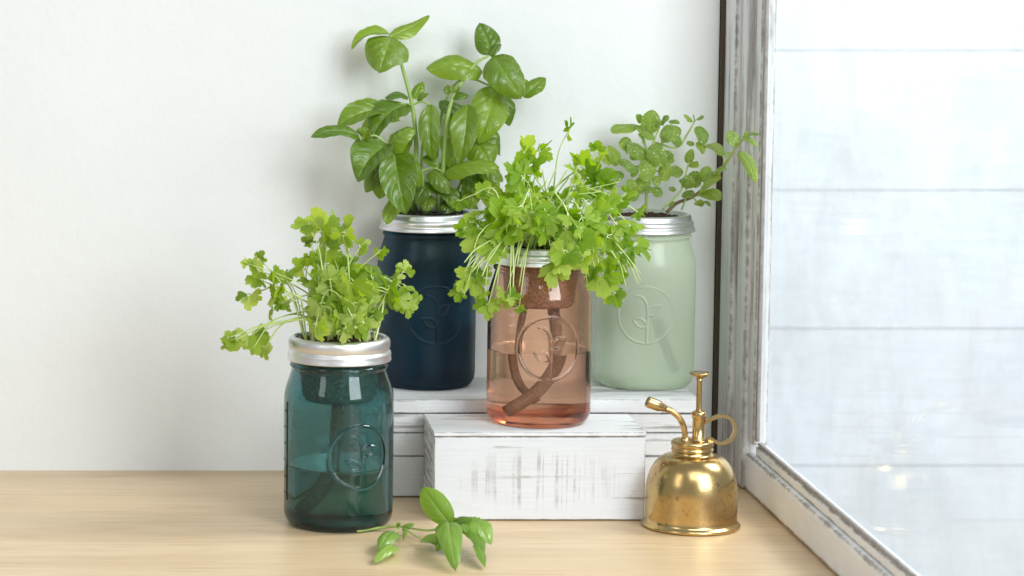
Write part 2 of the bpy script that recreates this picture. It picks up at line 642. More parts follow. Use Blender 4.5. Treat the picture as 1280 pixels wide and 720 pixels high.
# window: weathered frame, pane and the gap where it meets the wall
win = thing('window', (XW, 2.0, 0.0), 'weathered white wooden window beside the brass mister, peeling paint on its frame', 'window')
WO = (XW, 2.0, 0.0)
YA = YW + 0.01
WT = 1.35
YN = 1.05                                 # near end of the window
box('gap_strip', (0.5385, YA - 0.012, 0.0), (0.556, YA + 0.05, WT), M['gap'], win, 0.0, WO)
LZ, LY = (0.02, 0.008, 0.009), (0.02, 0.009, 0.008)
board('stile', (0.5418, YA - 0.060, 0.0), (0.566, YA - 0.0135, WT), M['frame_v'], win, 0.004, WO, 0.0012, LZ)
board('stile', (0.5470, YA - 0.098, 0.0), (0.566, YA - 0.0615, WT), M['frame_v'], win, 0.005, WO, 0.0012, LZ)
board('stile', (0.5520, YA - 0.120, 0.045), (0.566, YA - 0.0990, WT), M['frame_v'], win, 0.003, WO, 0.0012, LZ)
board('putty_line', (0.5540, YA - 0.1265, 0.0495), (0.5575, YA - 0.1205, WT - 0.07), M['putty'], win, 0.0015, WO, 0.0010, LZ)
board('bottom_rail', (XW, YN, 0.0008), (0.566, YA - 0.0985, 0.036), M['frame_h'], win, 0.0045, WO, 0.0010, LY)
board('bottom_rail', (0.5545, YN, 0.0362), (0.566, YA - 0.1205, 0.0455), M['frame_h'], win, 0.003, WO, 0.0010, LY)
board('putty_line', (0.5555, YN, 0.0457), (0.5590, YA - 0.127, 0.0492), M['putty'], win, 0.0012, WO, 0.0010, LY)
board('stile', (XW, YN - 0.08, 0.0), (0.566, YN - 0.0005, WT), M['frame_v'], win, 0.004, WO, 0.0012, LZ)
board('top_rail', (0.5560, YN, WT - 0.07), (0.566, YA - 0.121, WT), M['frame_h'], win, 0.003, WO, 0.0012, LY)
box('pane', (0.5600, YN + 0.001, 0.0458), (0.5625, YA - 0.122, WT - 0.071), M['pane'], win, 0.0, WO)

# painted boards of the outside wall seen through the pane
YS = 3.7
sid = thing('siding_wall', (1.3, YS, -0.8), 'pale overlapping board siding seen outdoors through the window pane', 'siding')
zj1, zj2 = P(975, 237, YS).z, P(975, 410, YS).z
bh = zj1 - zj2
import bmesh
for k in range(-9, 9):
    z0 = zj2 + k * bh
    v = []
    x0, x1 = 0.66, 4.2
    # clapboard: the lower edge stands proud
    prof = [(0.003, z0 + bh + 0.001), (0.0014, z0), (0.012, z0), (0.014, z0 + bh + 0.001)]
    for x in (x0, x1):
        for (dy, z) in prof:
            v.append((x - 1.3, dy, z + 0.8))
    f = [(0, 1, 5, 4), (1, 2, 6, 5), (2, 3, 7, 6), (3, 0, 4, 7), (3, 2, 1, 0), (4, 5, 6, 7)]
    link('board', mesh('board', v, f), M['siding'], sid, smooth=False)

# ------------------------------------------------------------------ wooden risers
g0 = G(520, 622)
YSH = g0.y                                # front of the long riser
ZS = P(640, 499, YSH).z
XL = P(452, 600, YSH).x
sh = thing('white_wood_riser', (XL, YSH, 0), 'long white planked riser against the wall carrying the two frosted jars', 'riser', 'white wooden risers')
SO = (XL, YSH, 0)
XR = P(874, 560, YSH).x
z1, z2 = P(830, 541, YSH).z, P(830, 570, YSH).z
board('top_board', (XL - 0.001, YSH - 0.0015, ZS - 0.0125), (XR, YW - 0.003, ZS), M['block'], sh, 0.0012, SO)
zs = [0.0008, z2, z1, ZS - 0.0128]
for a, b, e in zip(zs[:-1], zs[1:], (0.0006, 0.0, 0.0009)):
    board('front_board', (XL, YSH + e, a), (XR, YSH + 0.014, b - 0.0007), M['block'], sh, 0.0012, SO)
    board('end_board', (XL + e, YSH + 0.0145, a), (XL + 0.014, YW - 0.004, b - 0.0007), M['block_side'], sh, 0.0012, SO)

gb = G(543, 651)
YB = gb.y
ZB = P(675, 540.5, YB).z
BX0, BX1 = P(543, 545, YB).x, P(807.5, 545, YB).x
YBB = YSH - 0.006
bl = thing('white_wood_riser', (BX0, YB, 0), 'short scuffed white wood block with saw marks under the rose jar', 'riser', 'white wooden risers')
BO = (BX0, YB, 0)
board('top_board', (BX0 - 0.0006, YB - 0.0006, ZB - 0.0035), (BX1 + 0.0006, YBB, ZB), M['block'], bl, 0.0009, BO)
board('front_board', (BX0, YB, 0.0008), (BX1, YB + 0.014, ZB - 0.0040), M['block_front'], bl, 0.0011, BO)
for a, b, e in ((0.0008, 0.024, 0.0), (0.0247, 0.049, 0.0006), (0.0497, ZB - 0.0040, 0.0002)):
    board('end_board', (BX0 + e, YB + 0.0145, a), (BX0 + 0.013, YBB - 0.001, b), M['block_side'], bl, 0.0009, BO)
    board('end_board', (BX1 - 0.013, YB + 0.0145, a), (BX1 - e, YBB - 0.001, b), M['block_side'], bl, 0.0009, BO)


# ------------------------------------------------------------------ jars
def seg_dist(x, y, pts):
    d = np.full(x.shape, 1e9)
    for (ax, ay), (bx, by) in zip(pts[:-1], pts[1:]):
        vx, vy = bx - ax, by - ay
        t = np.clip(((x - ax) * vx + (y - ay) * vy) / (vx * vx + vy * vy + 1e-12), 0, 1)
        d = np.minimum(d, np.hypot(x - ax - t * vx, y - ay - t * vy))
    return d


def leaf_outline(a, b, w, n=10):
    ax, ay = a
    bx, by = b
    dx, dy = bx - ax, by - ay
    nx, ny = -dy, dx
    up = [(ax + dx * t + nx * w * math.sin(math.pi * t ** 0.85), ay + dy * t + ny * w * math.sin(math.pi * t ** 0.85)) for t in [i / n for i in range(n + 1)]]
    dn = [(ax + dx * t - nx * w * math.sin(math.pi * t ** 0.85), ay + dy * t - ny * w * math.sin(math.pi * t ** 0.85)) for t in [i / n for i in range(n + 1)]]
    return up + dn[::-1]


EMBLEM = [
    [(math.cos(a), math.sin(a)) for a in np.linspace(0, 2 * math.pi, 60)],
    [(0.04, -0.97), (0.05, 0.1), (0.03, 0.36), (-0.06, 0.56), (-0.20, 0.66), (-0.32, 0.66)],
    leaf_outline((0.06, 0.02), (0.50, 0.34), 0.27),
    leaf_outline((0.03, -0.40), (-0.46, -0.12), 0.25),
]


def jar(name, cx, cyy, z0, R, Ht, theta0, zemb, remb, glass, zwater, label, cup, ticks=False, emb_h=0.0012, style='B', rtop=0.92, seed=1):
    """glass jar with its lid band, planter cup, soil, water and wick. Returns (root, lid top z, lid radius)."""
    root = thing(name, (cx, cyy, z0), label, 'planter jar', 'mason jar planters')
    lid_h = 0.42 * R if style == 'A' else 0.33 * R
    zl = Ht - lid_h                      # bottom of the lid
    zsh = zl - 0.10 * R                  # bead
    # outer profile
    prof = [(0.0, 0.055 * R), (0.45 * R, 0.05 * R), (0.66 * R, 0.02 * R), (0.74 * R, 0.0), (0.80 * R, 0.004 * R)]
    for k in range(1, 9):
        a = k / 8 * math.pi / 2
        prof.append((0.80 * R + 0.195 * R * math.sin(a), 0.004 * R + 0.26 * R * (1 - math.cos(a))))
    zb0, zb1 = 0.30 * R, zsh - 0.62 * R
    zd0, zd1 = max(zb0, zemb - remb * 1.2), min(zb1, zemb + remb * 1.2)
    nd = 120
    zz = list(np.linspace(zb0, zd0, 8)[:-1]) + list(np.linspace(zd0, zd1, nd)) + list(np.linspace(zd1, zb1, 8)[1:])
    if ticks:
        zz = list(np.linspace(zb0, zb1, 190))
    prof += [(0.997 * R, z) for z in zz]
    for k in range(1, 13):               # shoulder
        t = k / 12
        s = t * t * (3 - 2 * t)
        prof.append((R * (0.997 - 0.135 * (s * 0.75 + 0.25 * t ** 3)), zb1 + (zsh - 0.06 * R - zb1) * (t ** 0.92)))
    prof += [(0.868 * R, zsh - 0.045 * R), (0.892 * R, zsh - 0.025 * R), (0.900 * R, zsh), (0.892 * R, zsh + 0.03 * R), (0.865 * R, zsh + 0.05 * R),
             (0.855 * R, zl), (0.845 * R, Ht - 0.02 * R), (0.835 * R, Ht - 0.006 * R), (0.80 * R, Ht - 0.006 * R)]
    nout = len(prof)
    th = 0.0026
    inner = [(0.785 * R, Ht - 0.02 * R), (0.785 * R, zl), (0.80 * R, zsh)]
    for k in range(11, -1, -1):
        t = k / 12
        s = t * t * (3 - 2 * t)
        inner.append((R * (0.997 - 0.135 * (s * 0.75 + 0.25 * t ** 3)) - th, zb1 + (zsh - 0.06 * R - zb1) * (t ** 0.92)))
    inner += [(0.997 * R - th, z) for z in np.linspace(zb1, zwater, 5)[1:]]
    iw = len(inner)
    inner += [(0.997 * R - th, z) for z in np.linspace(zwater, 0.34 * R, 8)[1:]]
    for k in range(7, -1, -1):
        a = k / 8 * math.pi / 2
        inner.append((0.70 * R + 0.255 * R * math.sin(a), 0.10 * R + 0.24 * R * (1 - math.cos(a))))
    inner += [(0.40 * R, 0.105 * R), (0.0, 0.115 * R)]
    prof_all = prof + inner
    # angles: fine where the emblem is, coarse elsewhere
    half = remb * 1.2 / R
    dense = list(np.linspace(theta0 - half, theta0 + half, 130))
    rest = list(np.linspace(theta0 + half, theta0 - half + 2 * math.pi, 66)[1:-1])
    if ticks:
        tk = theta0 + 2 * math.pi - math.radians(98)
        rest = sorted(rest + list(np.linspace(tk - 0.16, tk + 0.16, 44)))
    ths = np.array(dense + rest)
    n = len(ths)
    pr = np.array(prof_all)
    rr = np.repeat(pr[:, :1], n, 1)
    zg = np.repeat(pr[:, 1:], n, 1)
    tt = np.repeat(ths[None, :], len(pr), 0)
    x = (tt - theta0) * R / remb
    y = (zg - zemb) / remb
    near = (np.abs(x) < 1.4) & (np.abs(y) < 1.4)
    hgt = np.zeros_like(rr)
    wl = 0.0016 / remb
    for c in EMBLEM:
        d = seg_dist(x, y, c)
        hgt = np.maximum(hgt, np.clip(1 - d / wl, 0, 1))
    hgt = hgt * hgt * (3 - 2 * hgt) * near
    if ticks:
        tk = theta0 + 2 * math.pi - math.radians(98)
        for i in range(7):
            zt = 0.62 * R + i * 0.30 * R
            ln = 0.10 if i % 2 == 0 else 0.055
            ex = np.clip(1 - np.abs(zg - zt) / 0.0011, 0, 1) * np.clip((ln - np.abs(tt - tk)) / 0.02, 0, 1)
            hgt = np.maximum(hgt, ex)
        ex = np.clip(1 - np.abs(tt - tk - 0.12) * R / 0.0011, 0, 1) * (zg > 0.5 * R) * (zg < 2.5 * R)
        hgt = np.maximum(hgt, ex * 0.8)
    mask = np.zeros((len(pr), 1))
    mask[13:nout - 22] = 1
    rr = rr + hgt * mask * emb_h
    # slight hand-made unevenness of pressed glass
    rng = random.Random(seed)
    p1, p2 = rng.random() * 6, rng.random() * 6
    rr = rr * (1 + 0.0018 * np.sin(2 * tt + p1 + zg * 40) + 0.0010 * np.sin(5 * tt + p2 - zg * 70))
    X = rr * np.sin(tt)
    Y = -rr * np.cos(tt)
    verts = [(0, 0, pr[0, 1])]
    for i in range(1, len(pr) - 1):
        verts += list(zip(X[i], Y[i], zg[i]))
    verts.append((0, 0, pr[-1, 1]))
    faces, mi, inn = [], [], []
    nr = len(pr) - 2
    idx = lambda i, j: 1 + i * n + (j % n)
    for j in range(n):
        faces.append((0, idx(0, j + 1), idx(0, j)))
        mi.append(0)
        inn.append(0.0)
    for i in range(nr - 1):
        w = 1 if (i + 1) >= nout + iw - 1 else 0
        for j in range(n):
            faces.append((idx(i, j), idx(i, j + 1), idx(i + 1, j + 1), idx(i + 1, j)))
            mi.append(w)
            inn.append(1.0 if i + 1 >= nout - 1 else 0.0)
    for j in range(n):
        faces.append((idx(nr - 1, j), idx(nr - 1, j + 1), len(verts) - 1))
        mi.append(1)
        inn.append(1.0)
    me = mesh('glass_body', verts, faces)
    at = me.attributes.new('wet', 'FLOAT', 'FACE')
    at.data.foreach_set('value', [float(w) for w in mi])
    at = me.attributes.new('inner', 'FLOAT', 'FACE')
    at.data.foreach_set('value', inn)
    body = link('glass_body', me, glass, root)
    # lid band
    Rl = rtop * R
    kn = 150
    if style == 'A':
        lp = [(0.80 * R, Ht - 0.004), (Rl - 0.0050, Ht + 0.0003), (Rl - 0.0022, Ht - 0.0002), (Rl - 0.0008, Ht - 0.0018), (Rl, Ht - 0.0045),
              (Rl, Ht - 0.19 * R), (Rl - 0.0010, Ht - 0.215 * R), (Rl - 0.0012, Ht - 0.235 * R), (Rl + 0.0006, Ht - 0.26 * R), (Rl + 0.0010, Ht - 0.30 * R),
              (Rl + 0.0007, zl + 0.04 * R), (Rl + 0.0012, zl + 0.02 * R), (Rl + 0.0009, zl), (Rl - 0.0008, zl), (Rl - 0.0012, zl + 0.06 * R), (Rl - 0.0016, Ht - 0.006)]
        amp = [0, 0, 0, 0.0002, 0.0003] + [0] * 11
    else:
        lp = [(0.80 * R, Ht - 0.004), (Rl - 0.0062, Ht + 0.0004), (Rl - 0.0040, Ht + 0.0001), (Rl - 0.0032, Ht - 0.0012), (Rl - 0.0030, Ht - 0.10 * R),
              (Rl - 0.0026, Ht - 0.115 * R), (Rl - 0.0008, Ht - 0.135 * R), (Rl - 0.0006, Ht - 0.20 * R), (Rl - 0.0012, Ht - 0.225 * R), (Rl + 0.0004, Ht - 0.25 * R),
              (Rl + 0.0010, Ht - 0.28 * R), (Rl + 0.0012, zl + 0.025 * R), (Rl + 0.0016, zl + 0.012 * R), (Rl + 0.0012, zl), (Rl - 0.0008, zl),
              (Rl - 0.0014, zl + 0.06 * R), (Rl - 0.0056, Ht - 0.10 * R), (Rl - 0.0064, Ht - 0.006)]
        amp = [0, 0, 0, 0.0005, 0.0005] + [0] * 13
    lathe('lid_band', lp, M['lid'], root, n=kn * 2, radial=lambda i, j: amp[i] * (1 if j % 2 else -1), closed=True)
    # planter cup inside the neck, its soil, the wick and the water
    rc = 0.765 * R
    zc = Ht - 1.16 * R
    lathe('planter_cup', [(0.0, zc), (rc * 0.80, zc), (rc * 0.86, zc + 0.06 * R), (rc * 0.97, zl), (rc, Ht - 0.010), (rc, Ht - 0.002), (rc - 0.002, Ht - 0.001), (rc - 0.002, Ht - 0.010), (0.001, Ht - 0.016)],
          cup, root, n=64)
    rs = random.Random(seed + 50)
    sv, sf = [(0, 0, Ht - 0.001)], []
    nr2, ns2 = 9, 44
    for i in range(1, nr2 + 1):
        for j in range(ns2):
            a = 2 * math.pi * j / ns2
            r = (rc - 0.0026) * i / nr2
            z = Ht - 0.001 - 0.003 * (i / nr2) ** 2 + rs.uniform(-0.0016, 0.0022) * (1 if i < nr2 else 0.2)
            sv.append((r * math.sin(a), -r * math.cos(a), z))
    for j in range(ns2):
        sf.append((0, 1 + (j + 1) % ns2, 1 + j))
        for i in range(nr2 - 1):
            a, b = 1 + i * ns2 + j, 1 + i * ns2 + (j + 1) % ns2
            sf.append((a, b, b + ns2, a + ns2))
    link('soil', mesh('soil', sv, sf), M['soil'], root, smooth=False)
    wr = 0.997 * R - th - 0.00005
    lathe('water', [(0.0, zwater), (wr * 0.9, zwater), (wr * 0.975, zwater + 0.0003), (wr, zwater + 0.0011)], M['water'], root, n=72)
    return root, z0 + Ht, Rl


def wick(root, pts, w, R, mat='wick'):
    """flat felt strip: two sided ribbon with thickness"""
    c = spline(pts, 24)
    v, f = [], []
    for i, p in enumerate(c):
        t = (c[min(i + 1, len(c) - 1)] - c[max(i - 1, 0)]).normalized()
        s = t.cross(Vector((0.15, -1, 0.1))).normalized()
        nn = s.cross(t).normalized()
        for a, b in ((-1, -1), (1, -1), (1, 1), (-1, 1)):
            v.append(p + s * a * w / 2 + nn * b * 0.0009)
    for i in range(len(c) - 1):
        for k in range(4):
            l = (k + 1) % 4
            f.append((i * 4 + k, i * 4 + l, i * 4 + 4 + l, i * 4 + 4 + k))
    f += [(3, 2, 1, 0), tuple(len(v) - 4 + k for k in range(4))]
    return link('wick', mesh('wick', v, f), M[mat], root)


def place(cxpx, front_px, z0, width_px, lid_px, ring=0.80):
    """jar centre, radius and height from photo measurements"""
    g = G(cxpx, front_px, z0)
    Y = g.y
    for _ in range(6):
        R = width_px / 2 * PPM(Y)
        Y = g.y + ring * R
    c = P(cxpx, front_px, Y)
    top = P(cxpx, lid_px, Y).z
    return c.x, Y, R, top - z0


glass_teal = mat_glass('teal_glass', (0.36, 0.62, 0.62), absorb=(0.10, 0.36, 0.37), dens=150, wet=True, drops=0.35)
glass_rose = mat_glass('rose_glass', (0.96, 0.79, 0.67), absorb=(0.82, 0.42, 0.24), dens=88, wet=True, drops=0.12)


def mat_frost(name, tint, rough, sheen, frac, cond=0.0):
    """sprayed frosting: light passes softly through, a thin coat scatters it"""
    m = NT(name)
    m.set(Base_Color=tint, Roughness=rough, IOR=1.45)
    m.b.inputs['Transmission Weight'].default_value = 1.0
    tr = m.n('ShaderNodeBsdfTranslucent')
    tr.inputs[0].default_value = (*sheen, 1)
    df = m.n('ShaderNodeBsdfDiffuse')
    df.inputs[0].default_value = (*sheen, 1)
    a = m.n('ShaderNodeMixShader')
    a.inputs[0].default_value = 0.72
    m.l(tr, 0, a, 1)
    m.l(df, 0, a, 2)
    b = m.n('ShaderNodeMixShader')
    b.inputs[0].default_value = frac
    m.l(m.b, 0, b, 1)
    m.l(a, 0, b, 2)
    at = m.n('ShaderNodeAttribute', attribute_name='wet')
    x = m.n('ShaderNodeMix')
    x.inputs[2].default_value = 1.45
    x.inputs[3].default_value = 1.45 / 1.33
    m.l(at, 'Fac', x, 0)
    m.l(x, 0, m.b, 'IOR')
    inn = m.n('ShaderNodeAttribute', attribute_name='inner')
    m.l(m.math('MULTIPLY', m_out(m.math('SUBTRACT', 1.0, (inn, 'Fac'))), rough), 0, m.b, 'Roughness')
    m.l(m.math('MULTIPLY', m_out(m.math('SUBTRACT', 1.0, (inn, 'Fac'))), frac), 0, b, 0)
    # fine condensation on the dry inside of the wall
    fog = m.n('ShaderNodeBsdfTranslucent')
    fog.inputs[0].default_value = (*(min(1.0, x_ * 1.35) for x_ in sheen), 1)
    cnd = m.n('ShaderNodeMixShader')
    m.l(m.math('MULTIPLY', m_out(m.math('SUBTRACT', (inn, 'Fac'), (at, 'Fac'))), cond), 0, cnd, 0)
    m.l(b, 0, cnd, 1)
    m.l(fog, 0, cnd, 2)
    m.l(cnd, 0, m.out, 'Surface')
    return m.m


glass_navy = mat_frost('navy_frosted_glass', (0.14, 0.43, 0.60), 0.36, (0.013, 0.030, 0.048), 0.42)
glass_mint = mat_frost('pale_green_frosted_glass', (0.96, 1.0, 0.93), 0.18, (0.88, 1.0, 0.79), 0.44, 0.8)
M['cup_pale'] = mat_felt('net_cup_pale', (0.62, 0.63, 0.60), (0.75, 0.77, 0.74))

JAR = {}
cx, cyy, R, Ht = place(422.5, 666, 0.0, 139, 420)
tc = -math.atan2(cx, cyy)
r0, zt, rl = jar('mason_jar_planter', cx, cyy, 0.0, R, Ht, tc + math.radians(23), 1.40 * R, 0.57 * R, glass_teal, 1.12 * R,
                 'clear teal glass jar standing on the tabletop, with silver lid band', M['cup'], ticks=True, style='A', seed=3)
JAR['teal'] = (cx, cyy, R, zt, r0, Ht)
wick(r0, [(0.0, 0.004, Ht - 1.1 * R), (-0.004, -0.004, 1.3 * R), (-0.012, -0.006, 0.7 * R), (-0.026, 0.002, 0.22 * R)], 0.011, R)

cx, cyy, R, Ht = place(672.5, 534.5, ZB, 131, 306, ring=0.70)
tc = -math.atan2(cx, cyy)
r0, zt, rl = jar('mason_jar_planter', cx, cyy, ZB, R, Ht, tc + math.radians(11), 1.56 * R, 0.60 * R, glass_rose, 1.42 * R,
                 'clear rose pink glass jar standing on the short white block', M['cup'], style='B', seed=5)
JAR['rose'] = (cx, cyy, R, zt, r0, Ht)
wick(r0, [(0.010, -0.006, Ht - 1.1 * R), (0.0135, -0.010, 1.75 * R), (0.011, -0.014, 1.2 * R), (-0.004, -0.016, 0.65 * R), (-0.027, -0.014, 0.24 * R)], 0.0105, R)
wick(r0, [(-0.012, 0.004, Ht - 1.1 * R), (-0.017, 0.002, 1.75 * R), (-0.018, 0.0, 1.25 * R), (-0.012, 0.004, 0.75 * R), (0.000, 0.006, 0.40 * R)], 0.006, R)

cx, cyy, R, Ht = place(532, 488, ZS, 124, 265)
tc = -math.atan2(cx, cyy)
r0, zt, rl = jar('mason_jar_planter', cx, cyy, ZS, R, Ht, tc + math.radians(11), 1.55 * R, 0.58 * R, glass_navy, 1.3 * R,
                 'dark navy frosted jar holding the tall basil', M['cup'], style='B', rtop=0.945, seed=8, emb_h=0.0008)
JAR['navy'] = (cx, cyy, R, zt, r0, Ht)
# basket rim of the navy jar standing above the soil
nb = 30
rb = 0.70 * R
for k in range(nb):
    a = 2 * math.pi * k / nb
    p = Vector((rb * math.sin(a), -rb * math.cos(a), Ht - 0.004))
    tube('basket_post', [p, p + Vector((0, 0, 0.0075))], 0.00055, M['black'], r0, n=5)
for zz in (0.0012, 0.0036):
    lathe('basket_ring', [(rb - 0.0005, Ht + zz), (rb + 0.0005, Ht + zz), (rb + 0.0005, Ht + zz + 0.0008), (rb - 0.0005, Ht + zz + 0.0008)], M['black'], r0, n=60, closed=True)

cx, cyy, R, Ht = place(804.5, 488.5, ZS, 124.5, 267)
tc = -math.atan2(cx, cyy)
r0, zt, rl = jar('mason_jar_planter', cx, cyy, ZS, R, Ht, tc + math.radians(1), 1.55 * R, 0.57 * R, glass_mint, 1.46 * R,
                 'pale green frosted jar holding the mint, nearest the window', M['cup_pale'], style='B', rtop=0.945, seed=11, emb_h=0.0008)
JAR['mint'] = (cx, cyy, R, zt, r0, Ht)
wick(r0, [(0.002, -0.012, Ht - 1.1 * R), (0.005, -0.030, 1.4 * R), (0.013, -0.036, 0.85 * R), (0.021, -0.033, 0.38 * R)], 0.0085, R, 'wick_dark')


# ------------------------------------------------------------------ leaves
def add_uv(me, uvs):
    layer = me.uv_layers.new(name='UVMap')
    li = np.zeros(len(me.loops), dtype=np.int32)
    me.loops.foreach_get('vertex_index', li)
    layer.data.foreach_set('uv', np.array(uvs, dtype=np.float32)[li].ravel())


def ovate(B, T, w, N, arch=0.12, fold=0.18, rug=0.03, wave=0.03, round_=0.0, rnd=RND, nu=14, nv=10, nve=6.0, serr=0.0, twist=0.0):
    """leaf blade from base B to tip T, width w, front side facing N; returns verts, faces, uvs"""
    B, T = Vector(B), Vector(T)
    A = T - B
    L = A.length
    a = A / L
    N = (Vector(N) - a * Vector(N).dot(a)).normalized()
    S = a.cross(N)
    e0, e1 = 0.52 - 0.06 * round_, 0.74 - 0.30 * round_
    um = e0 / (e0 + e1)
    hm = um ** e0 * (1 - um) ** e1
    ph1, ph2 = rnd.random() * 6.28, rnd.random() * 6.28
    bend = rnd.uniform(-0.06, 0.06)
    V, Fc, UV = [], [], []
    for i in range(nu + 1):
        u = i / nu
        h = (max(u, 1e-4) ** e0 * max(1 - u, 0.0) ** e1) / hm
        h *= 1 + serr * ((i % 2) - 0.5)
        tw = twist * (u - 0.5)
        Nu = (N * math.cos(tw) + S * math.sin(tw))
        Su = a.cross(Nu)
        c = B + A * u + N * (arch * L * 4 * u * (1 - u)) + S * (bend * L * math.sin(math.pi * u))
        for j in range(nv + 1):
            v = -1 + 2 * j / nv
            av = abs(v)
            side = ph1 if v < 0 else ph2
            off = -fold * w * av ** 1.6 * h + rug * w * (0.5 - 0.5 * math.cos((u - 0.34 * av ** 1.5) * nve * 6.283)) * av * (1.15 - av) * 3 * h
            off -= 0.035 * w * math.exp(-(v / 0.13) ** 2) * h
            off += wave * w * math.sin(u * 9 + side) * av ** 2
            V.append(c + Su * (v * h * w / 2) + Nu * off)
            UV.append((j / nv, u))
    for i in range(nu):
        for j in range(nv):
            p = i * (nv + 1) + j
            Fc.append((p, p + 1, p + nv + 2, p + nv + 1))
    return V, Fc, UV


def leaf_obj(name, parent, off, mat, *args, **kw):
    V, Fc, UV = ovate(*args, **kw)
    me = mesh(name, [v - Vector(off) for v in V], Fc)
    add_uv(me, UV)
    return link(name, me, mat, parent)


CAMDIR = Vector((-0.18, -1.0, 0.18)).normalized()     # from the jars towards the viewer
UP = Vector((0, 0, 1))


def nrm(tilt, side=0.0, up=0.5):
    """leaf facing: tilt 1 = to the viewer, 0 = to the sky; side leans it to the right"""
    return (CAMDIR * tilt + UP * (1 - tilt + up * 0.3) + Vector((side, 0, 0))).normalized()


# ---------------- basil in the navy jar
cx, cyy, R, zt, _, _ = JAR['navy']
BL = Vector((cx, cyy, zt - 0.004))
basil = thing('basil_plant', BL, 'tall basil with large glossy leaves growing in the navy jar', 'plant', 'potted herbs')
Yb = cyy


def pb(x, y, d=0.0):
    return P(x, y, Yb + d)


k = PPM(Yb)
basil_stems = [
    ([(517, 268, 0.004), (519, 215, 0.0), (520, 175, 0.0), (515, 131, -0.002), (504, 88, 0.004), (497, 66, 0.008), (487, 44, 0.006)], 3.3, 1.7),
    ([(552, 268, -0.006), (553, 225, -0.008), (557, 165, -0.010), (564, 128, -0.008), (578, 102, -0.006), (596, 78, -0.004), (611, 70, -0.004)], 3.0, 1.6),
    ([(531, 268, -0.014), (530, 240, -0.016), (526, 214, -0.018), (511, 194, -0.026), (487, 184, -0.034)], 2.6, 1.5),
    ([(526, 268, 0.010), (526, 215, 0.012), (530, 165, 0.012), (536, 130, 0.010)], 2.0, 1.3),
    ([(547, 268, 0.016), (546, 200, 0.016), (549, 160, 0.016), (556, 128, 0.014), (572, 102, 0.012), (592, 99, 0.010), (612, 107, 0.006), (640, 116, 0.0)], 2.2, 1.2),
    ([(562, 268, 0.012), (571, 240, 0.012), (584, 215, 0.012), (604, 206, 0.010)], 2.2, 1.2),
    ([(515, 131, -0.002), (500, 130, -0.006), (486, 136, -0.010)], 1.5, 1.1),
    ([(487, 184, -0.034), (470, 170, -0.036), (456, 172, -0.036), (447, 172, -0.034)], 1.6, 1.0),
    ([(515, 131, -0.002), (528, 127, -0.004), (538, 131, -0.006)], 1.5, 1.1),
    ([(553, 225, -0.008), (566, 212, -0.014), (578, 214, -0.018)], 1.5, 1.0),
    ([(526, 214, -0.018), (540, 210, -0.016), (553, 214, -0.016)], 1.5, 1.0),
]
for pts, ra, rb_ in basil_stems:
    c = spline([pb(*p) for p in pts], 26)
    tube('stem', c, [(ra + (rb_ - ra) * i / (len(c) - 1)) * k for i in range(len(c))], M['stem_basil'], basil, BL, 8)

